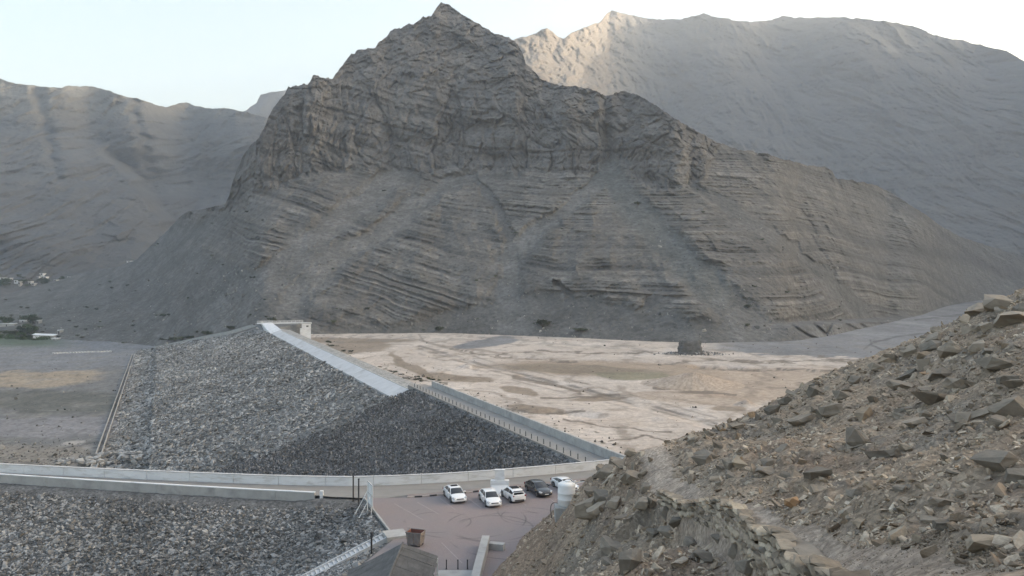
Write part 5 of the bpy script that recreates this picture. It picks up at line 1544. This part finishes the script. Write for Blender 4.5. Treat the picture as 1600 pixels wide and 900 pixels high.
    MB().box(-.02, .02, -.26, .26, -.055, .055, at=(B[0][0] - .01, 0, .66)).build("number_plate", M_plate, t)
    MB().box(-.04, .06, -.6, .6, -.08, .06, at=(B[0][0] + .03, 0, .40)).build("rear_bumper_trim", M_trim, t, bevel=.02)
    return t, Gh, roof
def hdg(dx, dy): return math.atan2(dy, dx)
t, Gh, rf = car("white_sedan", G(710.5, 779.5, .011), hdg(.34, -.94), "white saloon car with a dark sunroof, leftmost of the parked cars", 'sedan', M_pw)
MB().box(-.30, .30, -.40, .40, -.01, .012, at=(-.35, 0, 1.50)).build("sunroof", M_glass, t)
t, Gh, rf = car("white_saloon", G(765.5, 785.5, .011), hdg(.27, -.96), "white saloon car parked in front of the white monument, plain white roof", 'sedan', M_pw)
t, Gh, rf = car("white_hatchback", G(801.5, 779.5, .011), hdg(-.36, .93), "white hatchback parked rear outward, dark roof panel, between white saloon and black saloon", 'hatch', M_pw)
MB().box(-.55, .50, -.48, .48, -.01, .014, at=(-.45, 0, 1.482)).build("glass_roof", M_glass, t)
MB().box(-.14, .10, -.55, .55, -.02, .025, at=(-1.80, 0, 1.36)).build("rear_spoiler", M_trim, t, bevel=.01)
t, Gh, rf = car("black_saloon", G(841, 770.5, .011), hdg(.40, -.92), "black saloon car, the only dark car in the row", 'sedan', M_pb)
t, Gh, rf = car("white_coupe", G(883, 763.5, .011), hdg(.45, -.89), "low white coupe half hidden behind the white water tank", 'coupe', M_pw)

# water tank on its block
tk_p = D(885.3, 789.0, 64.5)
tk = thing("water_tank", tk_p, "white cylindrical water tank on a concrete block at the hillside edge", "water tank")
MB().lathe([(.66, 0), (.70, .03), (.705, .5), (.72, .52), (.705, .54), (.705, 1.0), (.72, 1.02), (.705, 1.04), (.705, 1.6), (.68, 1.72), (.50, 1.82), (.25, 1.87), (.01, 1.88)], 32).build("tank_body", M_white, tk, smooth=True)
MB().lathe([(.22, 0), (.24, .02), (.24, .10), (.20, .13), (.01, .14)], 20, at=(0.1, 0, 1.86)).build("lid", M_white, tk)
m = MB().tube((.3, -.2, 1.82), (1.4, -.3, 1.95), .03).tube((.7, -.1, 1.7), (1.25, .1, 1.8), .025); m.build("inlet_pipe", M_white, tk)
pd = MB().box(-.95, .8, -.8, .8, -1.2, -.01).build("plinth", M_conc_g, tk, bevel=.05)
m = MB(); pr = None
for i in range(10):
    a = i / 9; q = Vector((-.72 - .6 * math.sin(a * 2.2), -.4 - .5 * a, .25 - 1.1 * a + .5 * math.sin(a * 3.1)))
    if pr is not None: m.tube(pr, q, .03, n=6)
    pr = q
m.build("hose", M_dark, tk)

# skip
M_skip = plain("grey brown painted steel", (.20, .18, .17), rough=.75, var=.15, scale=3, stain=(.15, .085, .06), stain_amt=.4, stain_scale=(2, 2, 2))
M_skipin = plain("rusty skip inside", (.16, .065, .05), rough=.85, var=.25, scale=3)
sk = thing("rubbish_skip", G(649.5, 852, .011), "open topped grey steel rubbish skip with rusty inside, standing in the car park", "skip", rz=math.radians(-17))
def tub(w, l, wt, lt, z0, z1):
    return [(-w, -l, z0), (w, -l, z0), (w, l, z0), (-w, l, z0), (-wt, -lt, z1), (wt, -lt, z1), (wt, lt, z1), (-wt, lt, z1)]
MB().poly(tub(.66, .52, .78, .62, .18, 1.38), [(3, 2, 1, 0), (0, 1, 5, 4), (1, 2, 6, 5), (2, 3, 7, 6), (3, 0, 4, 7)]).build("shell", M_skip, sk)
MB().poly(tub(.62, .48, .74, .58, .24, 1.37), [(0, 1, 2, 3), (4, 5, 1, 0), (5, 6, 2, 1), (6, 7, 3, 2), (7, 4, 0, 3)]).build("lining", M_skipin, sk)
m = MB()
for a, b in (((-.80, -.64), (.80, -.64)), ((.80, -.64), (.80, .64)), ((.80, .64), (-.80, .64)), ((-.80, .64), (-.80, -.64))): m.tube((*a, 1.38), (*b, 1.38), .045, n=6)
m.build("rim", M_skip, sk)
for x in (-.5, 0, .5):
    MB().box(-.035, .035, -.05, .03, 0, 1.15, rot=Matrix.Rotation(.085, 3, 'X'), at=(x, -.55, .2)).build("rib", M_skip, sk)
for x, y in ((-.55, -.42), (.55, -.42), (.55, .42), (-.55, .42)):
    MB().lathe([(.09, -.03), (.09, .03)], 10, at=(0, 0, 0)).tube((0, 0, 0), (0, .1, 0), .02).build("castor", M_tyre, sk).matrix_local = Matrix.Translation((x, y, .09)) @ Matrix.Rotation(math.pi / 2, 4, 'X')
MB().tube((-.95, 0, 1.0), (-.7, 0, 1.0), .05).build("lifting_pin", M_skip, sk); MB().tube((.7, 0, 1.0), (.95, 0, 1.0), .05).build("lifting_pin", M_skip, sk)

# sign board on posts, edge-on
sg_p = Vector((-15.9, 90.2, -.3))
sb = thing("sign_board", sg_p, "white sign board on two posts with a long brace, turned almost edge on", "sign")
ang = math.radians(-66)
Rz = Matrix.Rotation(ang, 3, 'Z')
MB().box(-1.15, 1.15, -.03, .03, .95, 3.35, rot=Rz).build("board", M_white, sb)
m = MB()
for z in (.93, 2.1, 3.3): m.box(-1.18, 1.18, -.07, -.032, z, z + .07, rot=Rz)
m.build("frame", M_conc_g, sb)
for x in (-.9, .9): MB().box(x - .05, x + .05, -.14, -.072, -.6, 3.3, rot=Rz).build("post", M_white, sb)
for x in (-.9, .9):
    a = Rz @ Vector((x, -.1, 2.3)); b = Vector((a.x - 1.7, a.y - .3, -.9))
    MB().tube(a, b, .045, n=6).build("brace", M_white, sb)
# two dark poles
for (px, py, h, lb) in ((552, 783, 2.95, "dark steel pole by the road end, left of its twin and slightly farther back"), (560.5, 789.5, 3.0, "dark steel pole nearer the white sign board, right of its twin")):
    p = G(px, py, -.2)
    o = MB().tube((0, 0, -.6), (0, 0, h), .085, n=8).tube((0, 0, h), (0, 0, h + .08), .12, n=8).box(-.16, .16, -.16, .16, -.02, .03).build("pole", M_dark, label=lb, cat="pole", group="dark poles by the road end")
    o.location = p

# hut with corrugated roof
M_tin = plain("weathered grey roofing", (.115, .112, .108), rough=.8, var=.25, scale=1.2, metallic=.0, stain=(.065, .06, .056), stain_amt=.8, stain_scale=(6, .8, 6))
hut = thing("hut", (-9.4, 63, 0), "low hut with weathered grey ribbed roof at the bottom edge beside the staircase", "hut")
o_ = Vector((-9.4, 63, 0))
ridge_z, le, re_ = 3.35, (-4.5, .95), (3.05, 2.25)
y_far, y_near = 6.1, -6.0
def roof_sheet(y0, y1, side, i):
    m = MB(); n = int(round((y1 - y0) / .11)); pts = []
    ex, ez = side; jz = random.uniform(-.02, .03); jx = random.uniform(-.10, .12) * (1 if ex > 0 else -1)
    for k in range(n + 1):
        y = y0 + (y1 - y0) * k / n; zz = .028 * (1 if k % 2 else -1) + jz
        for tt in (0, 1):
            x = (ex + jx) * tt; z = ridge_z + (ez - ridge_z) * tt + zz - .05 * math.sin(tt * 3.14)
            pts.append((x, y, z))
        
    m.v = pts + [(a, b, c - .025) for a, b, c in pts]
    N = len(pts)
    for k in range(n):
        a = 2 * k
        q = (a, a + 1, a + 3, a + 2)
        m.f += [q if ex < 0 else q[::-1], tuple(i_ + N for i_ in (q[::-1] if ex < 0 else q))]
        m.f += [(a + 1, a + 1 + N, a + 3 + N, a + 3)]
    m.f += [(0, 1, 1 + N, N), (N - 2, N - 1, 2 * N - 1, 2 * N - 2)]
    m.build("roof_sheet", M_tin, hut)
for i in range(14):
    ya = y_near + (y_far - y_near) * i / 14; yb = y_near + (y_far - y_near) * (i + 1) / 14
    yb2 = yb + (0 if i < 13 else random.uniform(-.05, .05))
    roof_sheet(ya + .015, yb2, le, i); roof_sheet(ya + .015, yb2 + (0 if i < 13 else .06), re_, i)
MB().tube((0, y_near, ridge_z + .03), (0, y_far + .1, ridge_z + .03), .09, n=8).build("ridge_cap", M_tin, hut)
MB().box(-4.0, 2.75, y_near + .2, y_far - .5, -.1, .9).build("wall", M_conc_g, hut)
MB().poly([(-3.9, y_far - .5, .9), (2.75, y_far - .5, .9), (2.75, y_far - .5, 2.3), (0, y_far - .5, 3.25), (-3.9, y_far - .5, 1.15), (-3.9, y_near + .2, .9), (2.75, y_near + .2, .9), (2.75, y_near + .2, 2.3), (0, y_near + .2, 3.25), (-3.9, y_near + .2, 1.15)],
          [(0, 1, 2, 3, 4)[::-1], (5, 6, 7, 8, 9), (1, 6, 7, 2)[::-1], (0, 4, 9, 5)[::-1]]).build("gable", M_conc_w, hut)
MB().box(2.76, 2.80, y_far - 2.2, y_far - 1.3, .05, 1.95).build("door", plain("brown door", (.09, .055, .035)), hut)
for yy in (y_far - .4, 0, y_near + .3):
    MB().box(2.95, 3.07, yy - .06, yy + .06, -.05, 2.2).build("post", M_conc_w, hut)
# pale pad with three slim posts
bm = bmesh.new(); vs = [bm.verts.new(Vector(q)) for q in ((-6.55, 71.8, .055), (-3.35, 71.8, .055), (-3.4, 56, .055), (-6.55, 56, .055))]; f = bm.faces.new(vs)
r_ = bmesh.ops.extrude_face_region(bm, geom=[f])
for v_ in [g_ for g_ in r_['geom'] if isinstance(g_, bmesh.types.BMVert)]: v_.co.z -= .1
bmesh.ops.recalc_face_normals(bm, faces=bm.faces)
me = bpy.data.meshes.new("pad"); bm.to_mesh(me); bm.free()
obj("concrete_pavement", me, M_conc_g, kind='structure')
for i, (px, lb) in enumerate(((697.5, "slim grey post on the pale pad, closest to the hut"), (715.5, "slim grey post on the pale pad, middle one of the three"), (730.5, "slim grey post on the pale pad, closest to the low concrete wall"))):
    p = G(px, 889, .05)
    po = MB().tube((0, 0, 0), (0, 0, .78), .05, n=8).tube((0, 0, .78), (0, 0, .84), .065, n=8).lathe([(.09, 0), (.09, .02)], 10).build("bollard", M_dark, label=lb, cat="bollard", group="slim posts on the pad")
    po.location = p
# low retaining wall at the foot of the hillside
rw = thing("retaining_wall", (-2.7, 72, 0), "low pale concrete retaining wall at the foot of the near hillside", "wall")
org = Vector(rw.location)
prism("wall_run", [Vector((-2.55, 78.4, 0)), Vector((-3.0, 70, 0)), Vector((-3.5, 58, 0))], .36, -.3, 1.02, M_conc_g, rw, org=org)
prism("return_wall", [Vector((-2.19, 77.6, 0)), Vector((-.75, 77.2, 0))], .35, -.3, .62, M_conc_g, rw, org=org)

# ------------------------------------------------------------------ ruin, shrubs, houses
M_ruin = plain("dark eroded masonry", (.10, .098, .095), rough=.95, var=.3, scale=.7, bump=.3)
rp_ = G(1078, 553, BED_Z)
ru = thing("ruined_tower", rp_, "dark stump of a ruined square tower standing in the sandy reservoir bed", "ruin")
bm = bmesh.new()
NS = 9
for j in range(NS):
    z = 6.6 * j / (NS - 1); w = 6.0 - .16 * z + .15 * math.sin(j * 2.1)
    for k in range(28):
        a = 2 * math.pi * k / 28; c_, s_ = math.cos(a), math.sin(a); q = max(abs(c_), abs(s_)) ** .8
        r = w / q * (1 + .03 * math.sin(k * 3.3 + j) + .02 * math.sin(k * 7 + j * 2)) * .92
        bm.verts.new((r * c_, r * s_ * .8, z + (.25 * math.sin(k * 1.1) + .2 * math.sin(k * 2.7) - (1.4 if k in (5, 6, 7) else 0) if j == NS - 1 else 0) - .3))
bm.verts.ensure_lookup_table()
for j in range(NS - 1):
    for k in range(28):
        bm.faces.new([bm.verts[j * 28 + k], bm.verts[j * 28 + (k + 1) % 28], bm.verts[(j + 1) * 28 + (k + 1) % 28], bm.verts[(j + 1) * 28 + k]])
c0 = bm.verts.new((0, 0, 5.9)); bm.verts.ensure_lookup_table()
for k in range(28): bm.faces.new([bm.verts[(NS - 1) * 28 + k], bm.verts[(NS - 1) * 28 + (k + 1) % 28], c0])
me = bpy.data.meshes.new("masonry"); bm.to_mesh(me); bm.free(); obj("masonry", me, M_ruin, ru)
rp8 = rocks("fallen", 6, M_rip)
pts = [];
for i in range(150):
    a = random.uniform(0, 6.28); r = abs(random.gauss(0, 1)) * 3.2 + 5.8
    pts.append((Vector((r * math.cos(a) * 1.35 + 1.5, r * math.sin(a) * .8, random.uniform(-.1, .35) + max(0, (9 - r) * .22))), random.uniform(.5, 1.5)))
place_stones("stone", [p for p, s in pts], [s for p, s in pts], [(random.uniform(-1, 1), random.uniform(-1, 1), random.uniform(0, 6)) for _ in pts], rp8, ru)

MX, MY, MZ = MAIN
MU = 800 + F * MX[1:432] / MY[1:432]; MV = HOR + (H - MZ[1:432]) * F / MY[1:432]
def on_main(px, py):
    q = (MU - px) ** 2 + (MV - py) ** 2
    i = np.unravel_index(np.argmin(q), q.shape)
    return Vector((MX[1:432][i], MY[1:432][i], MZ[1:432][i]))
LX, LY, LZ = [a[1:232] for a in LEFTG]
LU = 800 + F * LX / LY; LV = HOR + (H - LZ) * F / LY
def on_left(px, py):
    q = (LU - px) ** 2 + (LV - py) ** 2
    i = np.unravel_index(np.argmin(q), q.shape)
    return Vector((LX[i], LY[i], LZ[i]))
M_leaf = rock_mat("dusty dark leaves", (.03, .04, .02), (.045, .055, .028), (.06, .07, .035), bump=0)
M_leaf_g = rock_mat("green leaves", (.025, .05, .015), (.04, .07, .02), (.05, .085, .03), bump=0)
M_bark = plain("thorn bark", (.10, .08, .06))
def crown_mesh(seed, n=420, flat=.55, leaf=.14, mat=M_leaf, clumps=9):
    r = random.Random(seed); v = []; f = []
    cl = [(Vector((r.gauss(0, .42), r.gauss(0, .42), r.uniform(.35, .95) * flat * 1.4)), r.uniform(.16, .38)) for _ in range(clumps)]
    for i in range(n):
        c, s = r.choice(cl)
        p = c + Vector((r.gauss(0, 1), r.gauss(0, 1), r.gauss(0, .6))) * s * .7
        a = Vector((r.gauss(0, 1), r.gauss(0, 1), r.gauss(0, .6))).normalized() * leaf * r.uniform(.5, 1.2)
        b = a.orthogonal().normalized() * leaf * .6 * r.uniform(.5, 1.2)
        k = len(v); v += [p - a, p + b, p + a, p - b]; f.append((k, k + 1, k + 2, k + 3))
    me = bpy.data.meshes.new("crown"); me.from_pydata(v, [], f); me.materials.append(mat); me.update(); return me
def trunk_mesh(seed):
    r = random.Random(seed); m = MB()
    for i in range(5):
        a = r.uniform(0, 6.28); e = Vector((math.cos(a) * .4, math.sin(a) * .4, r.uniform(.4, .7)))
        mid = e * .45 + Vector((0, 0, .1)); m.tube((0, 0, -.08), mid, .045, .03, n=5); m.tube(mid, e, .03, .012, n=5)
    me = bpy.data.meshes.new("trunk"); me.from_pydata(m.v, [], m.f); me.materials.append(M_bark); return me
crowns = [crown_mesh(i) for i in range(5)]; gcrowns = [crown_mesh(20 + i, n=600, flat=.8, mat=M_leaf_g) for i in range(4)]; trunks = [trunk_mesh(i) for i in range(4)]
def tree(name, p, w, h, label, group, green=False):
    t = thing(name, p - Vector((0, 0, .05 * h)), label, "tree" if 'tree' in name else "bush", group, rz=random.uniform(0, 6.28))
    cm = random.choice(gcrowns if green else crowns)
    o = bpy.data.objects.new("crown", cm); C.objects.link(o); o.parent = t; o.scale = (w * .55, w * .55, h * .8)
    o = bpy.data.objects.new("trunk", random.choice(trunks)); C.objects.link(o); o.parent = t; o.scale = (w * .5, w * .5, h * .8)
def px2m(p, px): return px * p.y / F
sp = [("thorn_tree", 848, 511, 24, 17, "dark flat-topped thorn tree at the mountain foot above the middle of the reservoir"),
      ("thorn_bush", 685, 516, 14, 9, "small dark bush at the mountain foot above the left reservoir shore"),
      ("thorn_bush", 323, 524, 18, 10, "dark round bush just above the stone dam face near its far end"),
      ("thorn_bush", 363, 514, 16, 8, "low dark bush close to the far dam end by the climbing path"),
      ("thorn_bush", 255, 495, 12, 8, "lone dark bush on the lower left hillside above the dam"),
      ("thorn_bush", 428, 502, 13, 10, "dark bush just behind the far dam end and footbridge"),
      ("thorn_bush", 521, 505, 10, 7, "small bush on the slope right of the white tower"),
      ("thorn_bush", 910, 517, 26, 7, "low spreading bush along the mountain foot right of the thorn tree"),
      ("thorn_bush", 1168, 510, 12, 7, "dark bush low on the mountain above the ruined tower"),
      ("thorn_bush", 1168, 480, 11, 7, "dark bush on the scree higher above the ruined tower"),
      ("thorn_bush", 997, 320, 10, 8, "dark bush on the scree stream high on the mountain")]
for nme, px, py, w, h, lb in sp:
    p = on_main(px, py); tree(nme, p, px2m(p, w), px2m(p, h), lb, None)
for px in (262, 272, 284, 297):
    p = on_main(px, 533 - (px - 262) * .08); tree("thorn_bush", p, px2m(p, 16), px2m(p, 8), "one of the bushes growing in a line above the lower end of the dam face", "bushes above the lower dam end")
rr = random.Random(5)
for i in range(90):
    px = rr.uniform(5, 420) if i < 55 else rr.uniform(420, 1350)
    lo = HOR + (H - float(mf_z(np.array([px]))[0])) * F / float(mf_d(np.array([px]))[0]) - 4
    hi = float(main_crest_f(np.array([px]))[0]) + 6
    if px > 420: hi = max(hi, 290)
    py = rr.uniform(hi, lo)
    p = on_main(px, py); w = rr.uniform(3, 7.5)
    tree("thorn_bush", p, px2m(p, w), px2m(p, w * .65), "small dark thorn bush dotted on the mountain slope", "small bushes dotted over the mountain slopes")
# green farm plot
for i, (px, py, w, h, lb) in enumerate([(8, 508, 20, 16, "dark green tree at the left edge above the farm shed"), (30, 523, 26, 14, "broad green tree left of the white farm shed"), (48, 521, 22, 13, "green tree touching the left end of the white farm shed"),
                           (14, 527, 24, 13, "green tree near the left edge in the farm plot"), (52, 506, 18, 10, "green bushy tree uphill behind the farm shed"), (66, 534, 20, 8, "low green hedge-like tree in front of the farm shed"), (36, 534, 22, 8, "low green tree at the bottom of the farm plot")]):
    p = on_main(px, py); tree("green_tree", p, px2m(p, w), px2m(p, h), lb, None, True)
rr = random.Random(3)
for i in range(16):
    px = rr.uniform(0, 62); py = rr.choice((500, 512, 518, 526, 532, 537)) + rr.uniform(-2, 2); p = on_main(px, py); w = rr.uniform(9, 17)
    tree("green_tree", p, px2m(p, w), px2m(p, w * .55), "green tree in the crowded farm plot at the left edge", "trees of the farm plot", True)
fp = on_main(72, 530)
M_shed = plain("white sheet roof", (.75, .75, .74), rough=.6, var=.05, scale=.3); M_block = plain("pale block wall", (.42, .41, .39), var=.12, scale=.5)
fs = thing("farm_shed", fp, "long low farm shed with white roof beside the green trees", "shed", rz=math.radians(8))
k_ = fp.y / F
MB().box(-18 * k_, 12 * k_, -2, 3.5, -3, 2.9).build("wall", M_block, fs)
MB().poly([(-19 * k_, -3.0, 4.0), (-10 * k_, -3.0, 3.6), (14 * k_, -3.0, 3.05), (14 * k_, 4.2, 3.8), (-10 * k_, 4.2, 4.3), (-19 * k_, 4.2, 4.7)] + [(-19 * k_, -3.0, 3.75), (-10 * k_, -3.0, 3.35), (14 * k_, -3.0, 2.8), (14 * k_, 4.2, 3.55), (-10 * k_, 4.2, 4.05), (-19 * k_, 4.2, 4.45)],
          [(0, 1, 4, 5), (1, 2, 3, 4), (0, 6, 7, 1), (1, 7, 8, 2), (2, 8, 9, 3), (6, 11, 10, 7), (7, 10, 9, 8)]).build("roof", M_shed, fs)
MB().box(-17 * k_, -9 * k_, -2.6, -2.01, -.5, 3.1).build("door", M_shed, fs)
MB().box(-3 * k_, 3 * k_, -2.15, -2.0, .6, 2.2).build("window", M_dark, fs)
for x in (-17, 13): MB().box(x * k_ - .15, x * k_ + .15, -2.8, -2.5, -3, 3.4).build("post", M_block, fs)
hs = [(38, 502.5, 11, 2.0, "small flat white-roofed building beyond the farm shed"), (62, 505, 3, 4.5, "tiny white block standing above the green trees"), (94, 520, 4, 4, "small pale outbuilding right of the farm shed"), (12, 509, 22, 3, "low cream-roofed building at the left edge in the trees"),
      (86, 533, 9, 4, "pale low store in front of the farm shed's right end")]
for px, py, w, h, lb in hs:
    p = on_main(px, py); k_ = p.y / F
    t = thing("small_building", p, lb, "building")
    MB().box(-w / 2 * k_, w / 2 * k_, -2, 3, -2, h * k_).build("wall", M_block, t)
    MB().box(-w / 2 * k_ - .3, w / 2 * k_ + .3, -2.3, 3.3, h * k_, h * k_ + .35).build("roof", M_shed, t)
    MB().box(-.6, .4, -2.06, -1.99, -.5, h * k_ * .7).build("door", M_dark, t)
# village houses at the foot of the left mountain
vl = [(4, 436, 7, 3), (17, 437, 4, 5), (26, 440, 5, 4), (33, 443, 3.5, 5), (47, 443, 4, 5), (53, 444, 5, 3.5), (62, 433, 3, 2), (72, 434, 4, 4), (66, 429, 6, 3), (87, 439, 4, 2.5), (109, 434, 5, 3), (204, 409, 7, 3)]
dirs = ["at the very left edge of the far village", "second from the left in the far village", "beside dark trees in the far village", "in the middle cluster of the far village, low and small", "tallest in the middle cluster of the far village", "touching the tall one in the middle cluster",
        "tiny, behind the middle cluster of the far village", "right of the middle village cluster", "long, uphill of the middle village cluster", "alone between village and slope", "alone, rightmost below the slope line", "alone in the gap between the two mountains"]
for (px, py, w, h), dl in zip(vl, dirs):
    p = on_left(px, py + 1); k_ = p.y / F
    t = thing("village_house", p - Vector((0, 0, 0)), "small white flat-roofed house " + dl, "house", "houses of the far village")
    MB().box(-w / 2 * k_, w / 2 * k_, -3, 4, -4, h * .7 * k_).build("wall", M_block if px % 2 else M_conc_w, t)
    MB().box(-w / 2 * k_ - .3, w / 2 * k_ + .3, -3.4, 4.4, h * .7 * k_, h * .7 * k_ + .4).build("roof", M_shed, t)
    MB().box(-.9, .9, -3.1, -2.98, 0, 1.8).build("window", M_dark, t)
for i in range(14):
    px = rr.uniform(0, 110); py = rr.uniform(430, 446); p = on_left(px, py); w = rr.uniform(4, 9)
    tree("village_tree", p, px2m(p, w), px2m(p, w * .6), "small dark tree scattered among the far village houses", "trees among the village houses", True)
for px, py, w, h, lb in [(8, 445, 20, 12, "dark tree mass at the left edge of the far village"), (36, 440, 12, 6, "dark tree beside the middle village houses"), (70, 441, 12, 9, "round dark tree right of the village houses"), (43, 446, 10, 5, "low dark tree in front of the village houses")]:
    p = on_left(px, py + 2); tree("village_tree", p, px2m(p, w), px2m(p, h), lb, None, True)
# fallen blocks lying on the scree, stones on the valley floors: too many to count
M_scree = rock_mat("fallen pale rock", (.07, .068, .064), (.18, .17, .155), (.38, .36, .32), bump=0)
fr_ = MY[2:432].shape
ii = RNG.integers(4, 300, 9000); jj = RNG.integers(0, MX.shape[1], 9000)
Pq = np.stack([MX[ii, jj], MY[ii, jj], MZ[ii, jj]], -1)
pu = 800 + F * Pq[:, 0] / Pq[:, 1]; pv = HOR + (H - Pq[:, 2]) * F / Pq[:, 1]
_, _, tq = main_masks(pu, pv)
keepq = (RNG.random(9000) < .12 + .88 * tq) & (RNG.random(9000) < sst(180, 480, pv)) & (vnoise(pu / 40, pv / 30, seed=501) > -.35)
Pq = Pq[keepq]; nq = len(Pq)
sq = np.minimum(RNG.lognormal(-.1, .6, nq), 5) * .95
scatter("scree_blocks", Pq, RNG.uniform(-3, 3, (nq, 3)), np.repeat(sq[:, None], 3, 1) * RNG.uniform(.6, 1.2, (nq, 3)), rocks("scree_block", 6, M_scree), main_obj, kind='stuff')
nq = 5200
uu = RNG.uniform(480, 1500, nq); dq = (H - BED_Z) * F / RNG.uniform(92, 300, nq)
xq = (uu - 800) / F * dq; vq = HOR + (H - BED_Z) * F / dq
nearsh = np.exp(-(seg_dist(uu, vq, [(490, 532), (560, 566), (660, 598), (800, 650), (940, 700)]) / 16) ** 2)
farsh = np.exp(-((vq - np.interp(uu, [490, 700, 850, 1050, 1200], [528, 522, 531, 545, 541])) / 4) ** 2)
kq = RNG.random(nq) < np.clip(.05 + .8 * nearsh + .8 * farsh + .25 * (fbm(xq / 14, dq / 14, oct=3, seed=502) > .25), 0, 1)
Pq = np.stack([xq, dq, bed_z(xq, dq)], -1)[kq]; nq = len(Pq); Pq = Pq[Pq[:, 2] > -20]; nq = len(Pq)
sq = RNG.lognormal(-.7, .5, nq)
scatter("shore_stones", Pq, RNG.uniform(-3, 3, (nq, 3)), np.repeat(sq[:, None], 3, 1), rocks("shore_stone", 5, rock_mat("shore stone", (.05, .045, .035), (.12, .10, .08), (.3, .26, .21), bump=0)), None, kind='stuff')
nq = 5000
uu = RNG.uniform(-10, 330, nq); dq = (H - FLOOR_Z) * F / RNG.uniform(118, 305, nq); xq = (uu - 800) / F * dq; vq = HOR + (H - FLOOR_Z) * F / dq
wq = (xq - 13) * (-.9165) + (dq - 116) * (-.4002)
kq = (wq > 76) & (RNG.random(nq) < np.clip(.04 + .9 * sst(680, 705, vq) + .4 * (fbm(xq / 12, dq / 12, oct=3, seed=503) > .2), 0, 1))
Pq = np.stack([xq, dq, lf_z(xq, dq)], -1)[kq]; nq = len(Pq); sq = RNG.lognormal(-.65, .5, nq)
scatter("floor_stones", Pq, RNG.uniform(-3, 3, (nq, 3)), np.repeat(sq[:, None], 3, 1), rocks("floor_stone", 5, rock_mat("floor stone", (.05, .05, .045), (.12, .115, .11), (.34, .33, .31), bump=0)), None, kind='stuff')
# line of pale blocks across the left valley floor
mbk = None
for i in range(19):
    p = G(84 + i * 4.9, 552.5 - i * .17, FLOOR_Z + .1)
    if mbk is None: o = MB().box(-.75, .75, -.5, .5, -.5, .7).build("concrete_block", M_conc, bevel=.08); mbk = o.data
    else: o = obj("concrete_block", mbk)
    o.location = p; o.rotation_euler = (0, 0, random.uniform(-.2, .2)); o['label'] = "small pale concrete block in the dashed line across the left valley floor"; o['category'] = "block"; o['group'] = "blocks across the valley floor"
# scrub on the reservoir shore
rr = random.Random(9)
shore = [(500, 534), (540, 556), (590, 583), (640, 598), (690, 605)]
for i in range(46):
    t_ = rr.random(); x_ = 495 + 200 * t_; y_ = np.interp(x_, [p[0] for p in shore], [p[1] for p in shore]) + rr.uniform(-10, 2)
    p = G(x_, y_, BED_Z - .1); w = rr.uniform(4, 9)
    tree("shore_bush", p, px2m(p, w), px2m(p, w * .5), "low brown-green bush in the scrub belt on the reservoir shore by the dam", "scrub along the reservoir shore")

# ------------------------------------------------------------------ air
def haze():
    m = bpy.data.materials.new("haze"); m.use_nodes = True; nt = m.node_tree; nt.nodes.clear()
    out = nt.nodes.new("ShaderNodeOutputMaterial"); pv = nt.nodes.new("ShaderNodeVolumePrincipled")
    pv.inputs["Color"].default_value = (.86, .93, 1.0, 1)
    pv.inputs["Density"].default_value = HAZE
    pv.inputs["Anisotropy"].default_value = .35
    nt.links.new(pv.outputs[0], out.inputs["Volume"])
    b = MB().box(-7000, 9500, -2500, 12500, FLOOR_Z - 2.5, 1250)
    b.build("haze", m, kind='stuff')
HAZE = .00016
haze()
